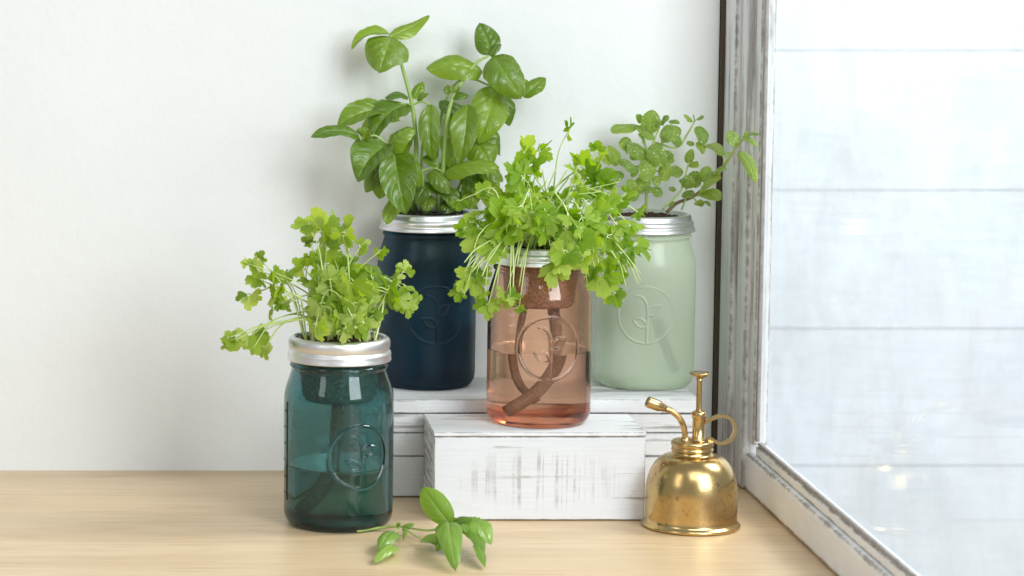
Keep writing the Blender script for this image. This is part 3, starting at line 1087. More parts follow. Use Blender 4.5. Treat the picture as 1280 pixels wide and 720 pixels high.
# (base x, y, d) (tip x, y, d) width, facing tilt, side lean, arch, fold
basil_leaves = [
    ((487, 43, 0.006), (439, 61, 0.000), 20, 0.45, -0.1, 0.22, 0.16),
    ((486, 46, 0.006), (537, 20, 0.012), 20, 0.55, 0.2, -0.06, 0.20),
    ((489, 46, 0.004), (474, 92, -0.020), 47, 0.75, 0.0, 0.16, 0.20),
    ((510, 121, 0.0), (481, 123, -0.006), 14, 0.4, 0.0, 0.22, 0.2),
    ((517, 124, 0.0), (529, 102, 0.006), 13, 0.6, 0.2, 0.05, 0.2),
    ((521, 126, 0.0), (536, 117, -0.004), 9, 0.6, 0.2, 0.1, 0.2),
    ((482, 137, -0.010), (421, 160, -0.016), 30, 0.62, -0.1, 0.16, 0.16),
    ((509, 131, -0.004), (463, 178, -0.030), 38, 0.7, -0.2, 0.14, 0.20),
    ((449, 171, -0.034), (388, 172, -0.040), 21, 0.5, 0.0, 0.14, 0.22),
    ((456, 174, -0.036), (462, 160, -0.040), 20, 0.6, 0.0, 0.1, 0.2),
    ((449, 172, -0.034), (441, 197, -0.030), 14, 0.6, -0.3, 0.1, 0.2),
    ((486, 186, -0.036), (518, 161, -0.046), 27, 0.6, 0.1, 0.16, 0.20),
    ((485, 182, -0.036), (447, 226, -0.056), 44, 0.7, -0.15, 0.15, 0.18),
    ((486, 187, -0.032), (474, 249, -0.040), 30, 0.75, -0.1, 0.10, 0.20),
    ((493, 186, -0.036), (508, 269, -0.058), 39, 0.8, 0.05, 0.11, 0.20),
    ((488, 186, -0.026), (457, 241, -0.036), 26, 0.8, -0.2, 0.10, 0.20),
    ((501, 246, -0.036), (482, 280, -0.048), 20, 0.85, -0.2, 0.08, 0.14),
    ((613, 69, -0.004), (599, 29, 0.006), 27, 0.85, -0.1, -0.04, 0.12),
    ((612, 70, -0.006), (627, 55, -0.006), 10, 0.6, 0.1, 0.1, 0.2),
    ((616, 70, -0.006), (652, 123, -0.030), 40, 0.75, 0.15, 0.15, 0.20),
    ((603, 89, -0.002), (532, 86, 0.000), 30, 0.80, 0.0, 0.10, 0.22),
    ((654, 121, 0.0), (682, 98, 0.006), 20, 0.6, 0.2, 0.12, 0.2),
    ((640, 112, 0.0), (632, 98, -0.004), 14, 0.7, 0.1, 0.1, 0.2),
    ((618, 109, 0.0), (598, 179, -0.016), 40, 0.85, 0.0, 0.10, 0.20),
    ((626, 112, 0.004), (637, 158, 0.0), 22, 0.7, 0.5, 0.10, 0.2),
    ((538, 130, -0.004), (541, 201, -0.012), 23, 0.9, 0.15, 0.08, 0.26),
    ((585, 130, -0.010), (575, 205, -0.024), 29, 0.85, -0.1, 0.08, 0.22),
    ((560, 118, -0.006), (559, 106, -0.004), 9, 0.6, 0, 0.1, 0.2),
    ((566, 121, -0.008), (586, 120, -0.012), 11, 0.6, 0, 0.14, 0.2),
    ((568, 119, -0.008), (575, 108, -0.008), 9, 0.6, 0, 0.1, 0.2),
    ((549, 127, 0.010), (594, 152, 0.016), 20, 0.6, 0.1, 0.15, 0.2),
    ((556, 216, -0.014), (624, 209, -0.034), 26, 0.55, 0.1, 0.08, 0.22),
    ((594, 178, -0.006), (614, 206, -0.020), 32, 0.75, 0.1, 0.12, 0.2),
    ((536, 214, -0.018), (563, 243, -0.030), 20, 0.7, 0.2, 0.12, 0.2),
    ((545, 238, -0.010), (572, 264, -0.026), 24, 0.5, 0.2, 0.16, 0.2),
    ((590, 222, 0.004), (586, 262, -0.006), 22, 0.8, 0.1, 0.1, 0.2),
    ((528, 197, -0.004), (548, 215, -0.012), 16, 0.6, 0.1, 0.12, 0.2),
    ((604, 208, 0.008), (612, 262, 0.0), 24, 0.8, 0.2, 0.10, 0.2),
    ((572, 240, 0.010), (598, 262, 0.004), 22, 0.5, 0.2, 0.12, 0.2),
    ((553, 170, -0.004), (566, 214, -0.008), 18, 0.7, 0.4, 0.1, 0.2),
    ((540, 245, -0.016), (532, 266, -0.028), 16, 0.6, 0.0, 0.14, 0.2),
    ((560, 250, -0.012), (556, 268, -0.030), 18, 0.5, 0.0, 0.14, 0.2),
    ((500, 150, 0.004), (450, 168, 0.010), 30, 0.6, -0.2, 0.12, 0.2),
    ((520, 165, 0.006), (490, 205, 0.002), 30, 0.7, -0.2, 0.12, 0.2),
    ((505, 190, -0.02), (525, 235, -0.028), 24, 0.75, 0.2, 0.12, 0.2),
    ((630, 112, 0.008), (660, 100, 0.012), 20, 0.6, 0.2, 0.1, 0.2),
    ((560, 132, 0.012), (568, 180, 0.008), 22, 0.8, 0.2, 0.1, 0.2),
    ((590, 165, 0.006), (625, 195, 0.0), 28, 0.7, 0.3, 0.12, 0.2),
    ((565, 200, 0.008), (545, 238, 0.0), 24, 0.7, -0.2, 0.12, 0.2),
    ((575, 215, 0.004), (602, 248, -0.006), 26, 0.65, 0.2, 0.12, 0.2),
    ((600, 205, -0.004), (628, 228, -0.012), 24, 0.65, 0.2, 0.12, 0.2),
    ((545, 225, -0.014), (520, 256, -0.024), 20, 0.65, -0.2, 0.12, 0.2),
    ((474, 185, -0.03), (460, 205, -0.026), 24, 0.7, -0.3, 0.1, 0.2),
]
for (b, t, w, ti, si, ar, fo) in basil_leaves:
    leaf_obj('leaf', basil, BL, M['basil'], pb(*b), pb(*t), w * k * 1.2, nrm(ti, si + RND.uniform(-0.15, 0.15)), ar * RND.uniform(0.9, 1.5), fo * (RND.uniform(0.9, 1.6) if RND.random() < 0.6 else RND.uniform(-1.1, 0.3)), 0.10, 0.07, nve=5.0, twist=RND.uniform(-0.5, 0.5), nu=20, nv=14)

# ---------------- mint in the pale green jar
cx, cyy, R, zt, _, _ = JAR['mint']
ML = Vector((cx, cyy, zt - 0.004))
mint = thing('mint_plant', ML, 'sprawling mint with small round crinkled leaves growing in the pale green jar', 'plant', 'potted herbs')
Ym = cyy
k = PPM(Ym)


def pm(x, y, d=0.0):
    return P(x, y, Ym + d - max(0.0, x - 882) / 64 * 0.125)     # the long sprig leans out past the window frame


mint_stems = [
    ('stem_wood', [(833, 266, 0.0), (846, 254, 0.0), (866, 246, -0.006), (884, 232, -0.012), (896, 220, -0.016)], 2.3, 2.0),
    ('stem_mint', [(896, 220, -0.016), (908, 203, -0.018), (918, 188, -0.018), (929, 174, -0.016)], 2.0, 1.4),
    ('stem_mint', [(808, 268, 0.004), (808, 235, 0.002), (811, 205, 0.0), (816, 180, -0.004), (824, 160, -0.004)], 2.0, 1.3),
    ('stem_mint', [(811, 205, 0.0), (806, 180, 0.004), (800, 160, 0.004), (796, 157, 0.004)], 1.6, 1.0),
    ('stem_mint', [(818, 178, 0.0), (846, 184, 0.004), (860, 166, 0.006), (869, 150, 0.006)], 1.5, 1.1),
    ('stem_mint', [(828, 262, -0.008), (840, 250, -0.010), (852, 236, -0.010), (859, 210, -0.008), (863, 198, -0.008)], 1.5, 1.0),
    ('stem_mint', [(852, 262, -0.006), (857, 248, -0.008), (858, 236, -0.010)], 1.4, 1.0),
    ('stem_mint', [(866, 246, -0.006), (874, 254, -0.014), (880, 252, -0.018)], 1.3, 0.9),
    ('stem_mint', [(905, 207, -0.018), (905, 198, -0.016), (902, 194, -0.014)], 1.1, 0.8),
    ('stem_mint', [(811, 205, 0.0), (795, 208, -0.006), (776, 200, -0.010)], 1.5, 1.0),
    ('stem_mint', [(811, 205, 0.0), (822, 214, -0.006), (830, 206, -0.010)], 1.4, 0.9),
]
for mt, pts, ra, rb_ in mint_stems:
    c = spline([pm(*p) for p in pts], 20)
    tube('stem', c, [(ra + (rb_ - ra) * i / (len(c) - 1)) * k for i in range(len(c))], M[mt], mint, ML, 7)
mint_leaves = [
    ((798, 157), (763, 163), 20, 0.006, 0.5), ((797, 158), (818, 174), 17, -0.006, 0.5), ((772, 207), (760, 182), 18, -0.004, 0.75),
    ((809, 198), (783, 181), 22, -0.010, 0.75), ((775, 199), (797, 216), 16, -0.014, 0.6), ((796, 210), (790, 222), 10, -0.014, 0.6),
    ((812, 167), (814, 137), 25, -0.006, 0.8), ((803, 153), (796, 143), 10, 0.004, 0.7), ((824, 170), (852, 163), 25, -0.006, 0.75),
    ((826, 156), (836, 145), 11, 0.0, 0.6), ((836, 152), (850, 153), 8, 0.004, 0.6), ((814, 181), (829, 208), 24, -0.014, 0.8),
    ((812, 199), (805, 227), 23, -0.012, 0.85), ((810, 222), (796, 242), 19, -0.010, 0.8), ((790, 224), (786, 240), 14, -0.012, 0.8),
    ((829, 203), (832, 227), 18, -0.010, 0.8), ((822, 220), (819, 233), 12, -0.010, 0.85), ((831, 190), (842, 196), 9, -0.004, 0.7),
    ((853, 212), (838, 219), 18, -0.008, 0.8), ((859, 204), (865, 186), 12, -0.006, 0.7), ((861, 206), (874, 207), 12, -0.008, 0.7),
    ((858, 236), (862, 219), 18, -0.012, 0.8), ((845, 236), (836, 236), 8, -0.010, 0.7), ((866, 234), (872, 214), 20, -0.006, 0.8),
    ((882, 228), (883, 208), 19, -0.010, 0.8), ((880, 240), (902, 224), 26, -0.026, 0.8), ((873, 243), (902, 250), 19, -0.022, 0.7),
    ((903, 195), (879, 185), 16, -0.016, 0.7), ((918, 184), (911, 163), 17, -0.012, 0.8), ((929, 176), (947, 184), 12, -0.016, 0.6),
    ((929, 176), (933, 163), 8, -0.014, 0.6), ((922, 190), (945, 228), 15, -0.022, 0.7), ((926, 178), (920, 182), 9, -0.022, 0.6),
    ((912, 196), (906, 190), 9, -0.016, 0.6), ((871, 158), (881, 181), 17, -0.004, 0.8), ((870, 150), (880, 147), 9, 0.004, 0.6),
    ((866, 152), (855, 143), 8, 0.006, 0.6), ((868, 150), (866, 143), 7, 0.006, 0.6), ((858, 178), (868, 180), 9, 0.0, 0.6),
    ((870, 178), (880, 192), 12, -0.004, 0.7), ((880, 252), (868, 256), 12, -0.022, 0.6), ((880, 252), (888, 258), 8, -0.024, 0.6),
    ((826, 178), (838, 176), 10, -0.010, 0.6), ((818, 158), (826, 150), 9, -0.010, 0.6), ((806, 232), (816, 240), 13, -0.014, 0.7),
    ((784, 192), (774, 180), 13, 0.004, 0.7), ((836, 258), (843, 252), 6, -0.014, 0.6), ((850, 224), (856, 230), 9, -0.014, 0.7),
    ((764, 205), (752, 196), 15, -0.006, 0.7), ((776, 214), (768, 226), 15, -0.008, 0.7), ((796, 238), (784, 250), 16, -0.006, 0.7),
    ((806, 178), (798, 168), 13, -0.004, 0.6), ((786, 172), (776, 186), 15, 0.002, 0.7), ((820, 190), (842, 204), 17, 0.004, 0.7),
    ((814, 236), (828, 244), 14, -0.004, 0.7), ((800, 186), (790, 200), 16, 0.0, 0.75), ((838, 170), (852, 182), 14, 0.004, 0.7),
    ((892, 222), (908, 212), 15, -0.022, 0.7), ((868, 240), (852, 246), 12, -0.012, 0.7), ((932, 172), (949, 168), 9, -0.016, 0.6),
]
for (b, t, w, d, ti) in mint_leaves:
    leaf_obj('leaf', mint, ML, M['mint'], pm(*b, d), pm(*t, d - RND.uniform(0.0, 0.008)), w * k, nrm(ti, RND.uniform(-0.3, 0.3)),
             RND.uniform(0.05, 0.18), RND.uniform(0.0, 0.35), 0.07, 0.06, round_=0.62, nu=18, serr=0.07, twist=RND.uniform(-0.6, 0.6))


# ---------------- parsley-like herbs: lobed leaflets shared by all
def leaflet_mesh(seed, lobes=3, spread=62.0, gap=0.52, teeth=3, ex=2.2, td=0.2, mat='parsley'):
    r = random.Random(seed)
    nphi, rings = 61, (0.0, 0.28, 0.55, 0.8, 1.0)
    cen = [spread * (i - (lobes - 1) / 2) * (1 if lobes > 1 else 0) + r.uniform(-6, 6) for i in range(lobes)]
    siz = [1.0 if abs(i - (lobes - 1) / 2) < 0.6 else r.uniform(0.74, 0.92) for i in range(lobes)]
    lim = spread * (lobes - 1) / 2 + 36
    V, UV, Fc = [], [], []
    p1, p2, amp = r.random() * 6, r.random() * 6, r.uniform(0.06, 0.14)
    cup = r.uniform(-0.45, 0.25)
    for t in rings:
        for i in range(nphi):
            ph = -lim + 2 * lim * i / (nphi - 1)
            best = 0
            for c, s in zip(cen, siz):
                x = (ph - c) / (spread * 0.56)
                if abs(x) < 1:
                    tooth = 1 - td + td * abs(math.cos(x * teeth * math.pi / 2)) ** 0.7
                    best = max(best, s * (gap + (1 - gap) * (1 - abs(x) ** ex)) * tooth)
            if best == 0:
                best = gap * 0.55
            rad = best * t
            a = math.radians(ph)
            x, y = rad * math.sin(a), rad * math.cos(a)
            # the notches stay near the base, the blade undulates
            z = amp * math.sin(ph / 14 + p1) * t * t + cup * rad * rad + 0.05 * math.sin(ph / 30 * 3 + p2) * t
            V.append((x, y, z))
            UV.append((0.5 + 0.5 * math.sin(math.radians(ph * 180 / spread)) * 0.9, t))
    n = nphi
    for q in range(len(rings) - 1):
        for i in range(n - 1):
            a = q * n + i
            if q == 0:
                Fc.append((a, a + 1 + n, a + n)) if False else Fc.append((0, a + n + 1, a + n))
            else:
                Fc.append((a, a + 1, a + n + 1, a + n))
    me = mesh('leaflet', V, Fc)
    me.validate()
    add_uv(me, UV)
    me.polygons.foreach_set('use_smooth', [True] * len(me.polygons))
    me.materials.append(M[mat])
    return me


PARS = [leaflet_mesh(s, 3, 56, 0.34, 3, 3.0, 0.17) for s in range(7)] + [leaflet_mesh(20 + s, 3, 50, 0.5, 3, 3.2, 0.15) for s in range(4)]
ROUND = [leaflet_mesh(40 + s, 3, 48, 0.60, 3, 4.0, 0.10, 'cilantro') for s in range(6)] + [leaflet_mesh(60 + s, 3, 54, 0.44, 3, 3.6, 0.13, 'cilantro') for s in range(5)]


def herb(plant, origin, jarkey, leaves, meshes, rnd, nlet=3, big=1.4):
    """leaves: (x, y, size px, direction deg clockwise from up, depth)"""
    cx, cyy, R, zt, _, _ = JAR[jarkey]
    k = PPM(cyy)
    for (x, y, s, ang, d) in leaves:
        tip = P(x, y, cyy + d)
        root = Vector((cx + rnd.uniform(-1, 1) * 0.55 * R, cyy + rnd.uniform(-1, 1) * 0.45 * R, zt - 0.004))
        root.x += 0.25 * (tip.x - cx) * 0.6
        root.x = min(max(root.x, cx - 0.62 * R), cx + 0.62 * R)
        A = Vector((math.sin(math.radians(ang)), rnd.uniform(-0.9, 0.25), math.cos(math.radians(ang)))).normalized()
        size = s * k * big
        base = tip - A * size * 0.45
        over = max(abs(base.x - cx), abs(base.y - cyy)) > 0.75 * R
        hz = base.z - zt
        if over and hz < 0.04:
            lift = zt + max(0.010, hz + 0.006) + rnd.uniform(0, 0.012)
            p1 = root.lerp(base, 0.30)
            p1.z = lift
            p2 = root.lerp(base, 0.72)
            p2.z = max(lift - 0.004, zt + 0.010) if hz > -0.03 else max(zt + 0.008, lift - 0.012)
            ctrl = [root, p1, p2, base]
        else:
            p1 = root.lerp(base, 0.4)
            p1.x = root.x + (base.x - root.x) * 0.22 + rnd.uniform(-0.003, 0.003)
            p1.z = root.z + hz * 0.5
            p2 = root.lerp(base, 0.75)
            p2.x = root.x + (base.x - root.x) * 0.6 + rnd.uniform(-0.003, 0.003)
            p2.z = root.z + hz * 0.84
            ctrl = [root, p1, p2, base]
        c = spline(ctrl, 18)
        ra = rnd.uniform(1.0, 1.5)
        v, f = tube_geo([q - origin for q in c], [(ra - 0.45 * i / (len(c) - 1)) * k for i in range(len(c))], 5)
        # short side stalks are part of the stem
        N = (CAMDIR * rnd.uniform(0.0, 1.0) + UP * rnd.uniform(0.2, 0.9) + Vector((rnd.uniform(-0.7, 0.7), rnd.uniform(-0.3, 0.3), 0))).normalized()
        Nn = (N - A * N.dot(A)).normalized()
        S = A.cross(Nn).normalized()
        lets = [(base, A, size * 0.80)]
        if nlet >= 3 and s > 11:
            for sg in (-1, 1):
                dirv = (A * 0.42 + S * sg * 0.9 + Nn * rnd.uniform(-0.25, 0.15)).normalized()
                b0 = base - A * size * 0.14
                b1 = b0 + dirv * size * rnd.uniform(0.10, 0.20)
                vv, ff = tube_geo([b0 - origin, b1 - origin], 0.7 * k, 4)
                o = len(v)
                v += vv
                f += [tuple(i + o for i in q) for q in ff]
                lets.append((b1, dirv, size * rnd.uniform(0.50, 0.70)))
        st = link('stem', mesh('stem', v, f), M['stem_pale'], plant)
        for (b, dv, sz) in lets:
            n2 = (Nn + S * rnd.uniform(-0.7, 0.7) + A * rnd.uniform(-0.4, 0.4))
            n2 = (n2 - dv * n2.dot(dv)).normalized()
            s2 = dv.cross(n2)
            me = rnd.choice(meshes)
            o = bpy.data.objects.new('leaflet', me)
            col.objects.link(o)
            o.parent = st
            q = b - origin
            sx = sz * rnd.uniform(0.9, 1.15)
            o.matrix_local = Matrix(((s2.x * sx, dv.x * sz, n2.x * sz, q.x), (s2.y * sx, dv.y * sz, n2.y * sz, q.y), (s2.z * sx, dv.z * sz, n2.z * sz, q.z), (0, 0, 0, 1)))


cx, cyy, R, zt, _, _ = JAR['teal']
TL = Vector((cx, cyy, zt - 0.004))
rnd = random.Random(21)
left = thing('cilantro_plant', TL, 'bushy cilantro with scalloped yellow green leaflets growing in the teal jar', 'plant', 'potted herbs')
left_leaves = [
    (397, 270, 30, -10, 0.0), (372, 284, 22, -110, 0.0), (412, 296, 30, 10, -0.01), (437, 276, 20, 20, 0.01), (428, 290, 22, 60, 0.0), (431, 308, 26, 170, -0.02),
    (392, 325, 24, -30, 0.0), (373, 330, 17, -50, 0.01), (312, 332, 21, -60, 0.0), (326, 318, 13, 10, 0.0), (308, 323, 12, -10, 0.0), (336, 350, 32, -40, -0.01),
    (344, 374, 30, -150, -0.02), (315, 348, 20, -80, 0.0), (311, 380, 20, 185, 0.0), (336, 396, 13, 190, 0.0), (358, 386, 16, 150, 0.0), (386, 374, 20, 200, 0.0),
    (361, 340, 16, 30, 0.01), (402, 347, 24, -20, 0.0), (420, 328, 24, 20, 0.01), (440, 347, 28, 50, -0.01), (462, 350, 30, 80, 0.0), (479, 345, 22, 90, 0.0),
    (438, 370, 32, 180, -0.035), (420, 386, 24, 200, -0.03), (405, 395, 24, 170, -0.03), (450, 335, 22, 30, 0.01), (486, 378, 30, 175, -0.01), (494, 364, 22, 120, 0.0),
    (505, 380, 20, 140, -0.01), (508, 331, 14, 20, 0.0), (500, 346, 14, 60, 0.0), (515, 360, 15, 110, 0.0), (523, 372, 13, 80, 0.0), (510, 392, 15, 175, -0.01),
    (395, 420, 22, 175, -0.048), (411, 411, 20, 190, -0.042), (426, 402, 22, 160, -0.04), (440, 407, 20, 185, -0.045), (456, 416, 20, 170, -0.045), (470, 405, 18, 150, -0.03),
    (474, 394, 15, 120, -0.02), (460, 393, 18, 170, -0.03), (430, 420, 17, 190, -0.047), (446, 419, 15, 170, -0.047),
    (283, 432, 22, -120, -0.01), (297, 424, 18, 100, -0.01), (320, 432, 28, 160, -0.01), (318, 414, 12, 0, 0.0), (331, 444, 16, 175, -0.012), (314, 441, 10, 200, -0.01),
    (410, 360, 22, 10, 0.0), (395, 355, 20, -60, 0.01), (425, 350, 24, 0, 0.0), (378, 350, 16, -70, 0.0), (382, 300, 15, -60, 0.01), (455, 375, 22, 150, -0.02),
    (405, 318, 22, -20, 0.0), (418, 312, 22, 30, 0.01), (440, 325, 20, 40, 0.0), (470, 372, 18, 120, -0.015), (398, 380, 20, 210, -0.02), (415, 372, 22, 180, -0.02),
    (445, 392, 20, 170, -0.035), (385, 395, 14, 220, -0.02), (408, 280, 20, 20, 0.01), (420, 270, 18, 10, 0.01), (432, 385, 22, 180, -0.03), (465, 335, 18, 50, 0.01),
]
for _ in range(20):                       # small inner leaves of the dense middle
    left_leaves.append((rnd.gauss(428, 30), rnd.uniform(300, 412), rnd.uniform(12, 19), rnd.uniform(-80, 200), rnd.uniform(-0.03, 0.03)))
herb(left, TL, 'teal', left_leaves, ROUND, rnd, big=1.22)

cx, cyy, R, zt, _, _ = JAR['rose']
RL = Vector((cx, cyy, zt - 0.004))
rnd = random.Random(33)
rose = thing('parsley_plant', RL, 'bright green parsley spilling over the lid of the rose jar on thin pale stems', 'plant', 'potted herbs')
rose_leaves = [
    (661, 178, 26, 10, 0.0), (650, 196, 24, -40, 0.0), (685, 181, 22, 60, 0.01), (638, 211, 30, -60, -0.01), (672, 200, 24, 20, 0.0), (714, 155, 20, 15, 0.02),
    (624, 264, 44, -40, -0.04), (604, 286, 26, -100, -0.03), (590, 306, 32, -150, -0.03), (571, 284, 14, -80, -0.02), (655, 252, 26, -10, -0.03), (670, 250, 24, 10, -0.03),
    (700, 262, 20, 10, -0.04), (690, 240, 20, 0, -0.01), (730, 196, 26, 0, 0.0), (714, 211, 25, -50, -0.01), (748, 180, 16, 10, 0.01), (745, 203, 28, 20, 0.0),
    (758, 217, 26, 40, 0.0), (742, 223, 22, -30, 0.0), (768, 252, 25, 60, -0.02), (780, 258, 20, 80, -0.02), (790, 240, 17, 60, -0.01), (757, 262, 22, 60, -0.03),
    (806, 264, 15, 80, -0.02), (799, 285, 18, 100, -0.03), (769, 311, 28, 150, -0.045), (788, 304, 20, 120, -0.04), (807, 316, 26, 130, -0.04), (760, 336, 25, 170, -0.05),
    (752, 362, 30, 175, -0.05), (776, 351, 17, 160, -0.045), (780, 334, 14, 120, -0.045), (771, 379, 20, 160, -0.05), (718, 322, 34, 180, -0.062), (700, 330, 26, 200, -0.064),
    (690, 346, 30, 210, -0.066), (730, 300, 22, 170, -0.058), (706, 300, 22, 190, -0.058), (736, 288, 25, 150, -0.05), (752, 285, 22, 120, -0.045), (640, 298, 26, 200, -0.05),
    (614, 322, 28, 190, -0.05), (580, 357, 28, -130, -0.04), (566, 366, 18, -100, -0.04), (600, 382, 20, 210, -0.055), (612, 391, 18, 170, -0.058), (635, 377, 20, 170, -0.062),
    (646, 370, 15, 90, -0.064), (656, 386, 13, 100, -0.064), (600, 346, 18, 200, -0.045), (668, 283, 26, 170, -0.055), (650, 275, 25, 190, -0.05), (690, 284, 24, 160, -0.056),
    (680, 299, 20, 180, -0.06), (610, 246, 24, -60, -0.02), (600, 234, 18, -60, 0.0), (604, 266, 20, -90, -0.02), (586, 270, 17, -80, -0.02), (640, 232, 22, -30, 0.0),
    (660, 225, 22, 0, 0.01), (632, 282, 26, 200, -0.045), (720, 262, 24, 30, -0.04), (705, 240, 22, 10, -0.02), (728, 240, 22, 30, -0.02), (720, 280, 24, 140, -0.05),
    (742, 315, 22, 170, -0.052), (752, 240, 20, 40, -0.01), (780, 285, 20, 110, -0.04), (742, 268, 22, 60, -0.04), (622, 300, 24, 200, -0.045), (660, 265, 22, -20, -0.045),
    (684, 262, 24, 10, -0.045), (770, 232, 18, 50, 0.0), (790, 325, 17, 140, -0.045), (745, 345, 20, 180, -0.052), (730, 335, 18, 170, -0.06), (762, 300, 20, 140, -0.045),
]
for _ in range(8):
    rose_leaves.append((rnd.gauss(690, 45), rnd.uniform(215, 300), rnd.uniform(12, 20), rnd.uniform(-100, 200), rnd.uniform(-0.05, 0.03)))
herb(rose, RL, 'rose', rose_leaves, PARS, rnd, big=1.22)
# bare pale stems arching through the middle and hanging over the rim
k = PPM(cyy)
bare = []
for i in range(64):
    a = rnd.uniform(-1, 1)
    root = Vector((cx + a * 0.6 * R, cyy + rnd.uniform(-0.5, 0.3) * R, zt - 0.004))
    if i < 30:
        x, y = rnd.uniform(630, 780), rnd.uniform(205, 275)
        tip = P(x, y, cyy + rnd.uniform(-0.05, 0.02))
        mid = root.lerp(tip, 0.55)
        mid.z += rnd.uniform(-0.004, 0.014)
        ctrl = [root, mid, tip]
    else:
        sg = -1 if rnd.random() < 0.5 else 1
        x, y = (rnd.uniform(575, 665), rnd.uniform(310, 385)) if sg < 0 else (rnd.uniform(725, 805), rnd.uniform(295, 360))
        tip = P(x, y, cyy - rnd.uniform(0.045, 0.062))
        p1 = root.lerp(tip, 0.45)
        p1.z = zt + rnd.uniform(0.006, 0.022)
        p2 = root.lerp(tip, 0.85)
        p2.z = max(zt - 0.004, tip.z + 0.012)
        p2.y = min(p2.y, cyy - 0.040)
        ctrl = [root, p1, p2, tip]
    c = spline(ctrl, 18)
    ra = rnd.uniform(0.8, 1.3)
    tube('stem', c, [(ra - 0.4 * j / (len(c) - 1)) * k for j in range(len(c))], M['stem_pale'], rose, RL, 5)

# ------------------------------------------------------------------ basil sprig on the tabletop
s0 = G(447, 665)
SL = Vector((s0.x, s0.y, 0))
sprig = thing('basil_sprig', SL, 'cut basil sprig lying on the tabletop in front of the white block', 'sprig')
k = PPM(2.3)


def ps(x, y, h):                          # photo point at height h above the table
    return G(x, y, h)


c = spline([ps(446, 664, 0.002), (ps(474, 660, 0.003)), ps(500, 658, 0.006), ps(535, 663, 0.009), ps(565, 657, 0.016)], 24)
tube('stem', c, [(1.9 - 0.5 * i / 24) * k for i in range(len(c))], M['stem_basil'], sprig, SL, 8)
for pts in ([(500, 659, 0.006), (494, 664, 0.006), (492, 670, 0.006)], [(506, 661, 0.007), (517, 668, 0.006), (528, 675, 0.006)]):
    c = spline([ps(*p) for p in pts], 8)
    tube('stem', c, 1.1 * k, M['stem_basil'], sprig, SL, 6)


def sl(b, t, w, N, ar, fo, **kw):
    leaf_obj('leaf', sprig, SL, M['sprig'], ps(*b), ps(*t), w * k * 1.32, N, ar * 1.2, fo * 1.3, 0.085, 0.05, nve=5.0, nu=20, nv=14, **kw)


sl((564, 657, 0.017), (528, 609, 0.052), 25, (-0.3, -1.0, 0.35), -0.05, 0.16)
sl((566, 656, 0.017), (613, 681, 0.010), 33, (0.2, -0.55, 0.9), 0.20, 0.12)
sl((568, 655, 0.018), (610, 662, 0.020), 20, (0.2, -0.3, 1.0), 0.16, 0.15)
sl((564, 660, 0.016), (570, 713, 0.003), 26, (0.0, -0.4, 1.0), 0.16, 0.18)
sl((570, 658, 0.017), (602, 697, 0.006), 17, (0.35, -0.6, 0.8), 0.10, 0.20)
sl((596, 682, 0.010), (606, 709, 0.003), 13, (0.5, -0.6, 0.7), 0.08, 0.2)
sl((527, 675, 0.006), (572, 689, 0.004), 19, (0.0, -0.55, 0.9), 0.05, -0.10)
sl((493, 669, 0.007), (474, 689, 0.005), 19, (-0.2, -0.7, 0.7), 0.14, 0.20)
sl((494, 686, 0.004), (468, 703, 0.003), 15, (-0.1, -0.6, 0.9), 0.14, 0.16)
sl((499, 659, 0.007), (496, 654, 0.012), 6, (0, -1, 0.4), 0.1, 0.2)
sl((503, 659, 0.007), (518, 655, 0.010), 7, (0, -0.7, 0.7), 0.1, 0.2)
sl((503, 661, 0.006), (504, 676, 0.003), 5, (0, -0.7, 0.7), 0.1, 0.2)
sl((567, 655, 0.018), (590, 650, 0.028), 15, (0.1, -0.8, 0.7), 0.12, 0.2)
sl((562, 660, 0.016), (546, 690, 0.006), 15, (-0.2, -0.5, 0.9), 0.12, 0.2)
sl((564, 656, 0.018), (548, 664, 0.012), 9, (-0.2, -0.7, 0.7), 0.12, 0.2)
sl((566, 655, 0.019), (572, 648, 0.026), 8, (0, -1, 0.4), 0.1, 0.2)

# ------------------------------------------------------------------ brass mister
g = G(863.5, 657.5)
Yp, kx = g.y, PPM(g.y)
mist = thing('plant_mister', (g.x, g.y, 0), 'small polished brass plant mister standing on the tabletop by the window', 'mister')
bp = [(0.0, 1.2), (58, 1.2), (60.0, 0.4), (61.6, 1.6), (62.0, 3.4), (61.0, 5.2), (58.6, 6.6), (57.4, 9.0), (57.4, 14)]
bp += [(57.6, z) for z in (20, 26, 32, 38, 44)]
for a in range(6, 91, 6):
    t = math.radians(a)
    bp.append((26.5 + 31.0 * math.cos(t) ** 0.92 if a < 90 else 26.5, 44 + 48.5 * math.sin(t) ** 1.06))
bp += [(25.6, 94.0), (24.6, 95.5), (24.4, 97.0)]
lathe('body', [(r * kx, z * kx) for r, z in bp[9:]], M['brass'], mist, n=96)
lathe('base_rim', [(r * kx, z * kx) for r, z in bp[:10]], M['brass'], mist, n=96)
lathe('collar', [(r * kx, z * kx) for r, z in [(24.0, 96), (26.0, 97.5), (26.6, 99.5), (25.4, 101.5), (25.0, 102.5), (26.4, 104), (26.8, 107), (26.4, 109.5), (25.2, 110.5), (20, 111.2), (0, 111.4)]], M['brass'], mist, n=72)
tubx = 7.5 * kx
lathe('pump_tube', [(r * kx, z * kx) for r, z in [(9.6, 110.5), (9.6, 112.5), (8.0, 113.5), (7.8, 138), (8.6, 139), (9.0, 141), (9.0, 145), (8.4, 147), (6.5, 148), (0, 148.2)]], M['brass'], mist, center=(tubx, 0, 0), n=40)
lathe('plunger_rod', [(r * kx, z * kx) for r, z in [(4.6, 147), (4.2, 150), (3.8, 152), (3.6, 186), (4.2, 191), (0, 191.5)]], M['brass'], mist, center=(tubx, 0, 0), n=28)
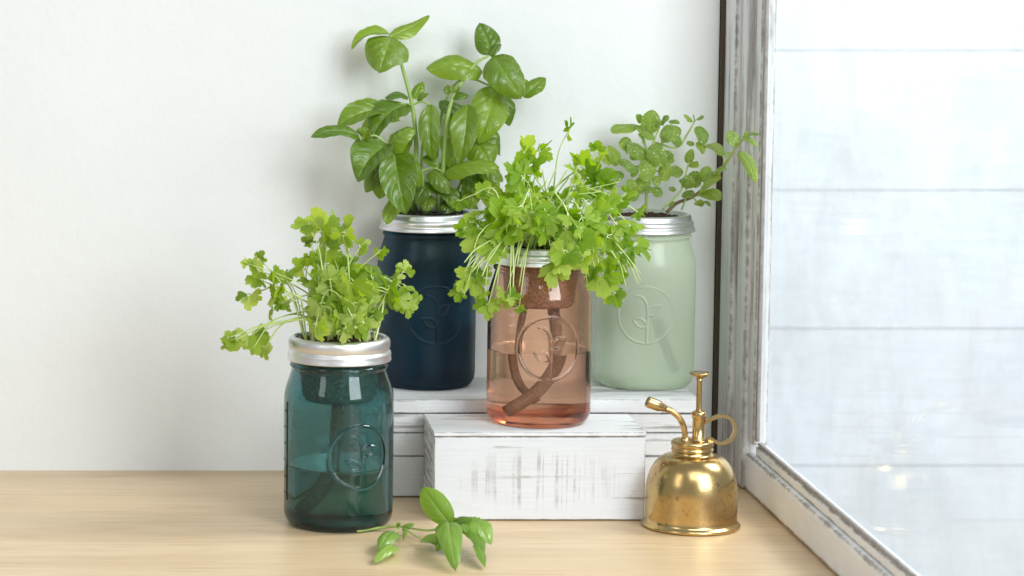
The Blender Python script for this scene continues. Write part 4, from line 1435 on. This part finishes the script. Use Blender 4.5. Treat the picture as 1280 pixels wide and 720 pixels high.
lathe('plunger_button', [(r * kx, z * kx) for r, z in [(0, 189.5), (5.0, 190.5), (9.5, 193.0), (12.8, 195.2), (13.2, 196.6), (12.6, 197.6), (9, 197.2), (0, 196.8)]], M['brass'], mist, center=(tubx, 0, 0), n=48)
sp = [(-10, 108), (-10.5, 120), (-13, 131), (-19, 141), (-28, 148.5), (-38, 152.5)]
c = spline([Vector((x * kx, -0.002, z * kx)) for x, z in sp], 30)
tube('spout', c, [3.9 * kx] * len(c), M['brass'], mist, n=16)
lathe('spout_ferrule', [(r * kx, z * kx) for r, z in [(6.5, 110.6), (6.5, 113), (4.6, 114.5), (3.8, 115.5)]], M['brass'], mist, center=(-10 * kx, -0.002, 0), n=28)
nz = [(-35, 151.4), (-38, 152.6), (-41, 153.8), (-43, 154.6), (-50, 157.2), (-57, 159.8), (-59, 160.6), (-60, 161.0)]
tube('nozzle', [Vector((x * kx, -0.002, z * kx)) for x, z in nz], [r * kx for r in (4.2, 5.2, 5.6, 7.0, 7.2, 7.4, 7.0, 4.5)], M['brass'], mist, n=20)
# ring handle: a flat strip bent round
rv, rf = [], []
pts = []
for i in range(41):
    a = math.radians(118 - 256 * i / 40)
    pts.append(Vector((36.5 + 17.0 * math.cos(a), 0, 124.5 + 17.5 * math.sin(a))))
pts = [Vector((15.0, 0, 132.0)), Vector((17.5, 0, 134.8)), Vector((22.0, 0, 137.8))] + pts + [Vector((19.5, 0, 111.6))]
for i, p in enumerate(pts):
    t = (pts[min(i + 1, len(pts) - 1)] - pts[max(i - 1, 0)]).normalized()
    s = Vector((-t.z, 0, t.x))
    for a, b in ((-1, -1), (1, -1), (1, 1), (-1, 1)):
        rv.append((p + s * a * 1.9 + Vector((0, b * 4.2, 0))) * kx)
for i in range(len(pts) - 1):
    for q in range(4):
        l = (q + 1) % 4
        rf.append((i * 4 + q, i * 4 + l, i * 4 + 4 + l, i * 4 + 4 + q))
rf += [(3, 2, 1, 0), tuple(len(rv) - 4 + q for q in range(4))]
ring = link('ring_handle', mesh('ring_handle', rv, rf), M['brass'], mist, smooth=False)

print('JARS', {k_: tuple(round(x, 4) for x in v_[:4]) for k_, v_ in JAR.items()}, 'YW', round(YW, 3), 'YSH', round(YSH, 3), 'ZS', round(ZS, 4), 'YB', round(YB, 3), 'ZB', round(ZB, 4))
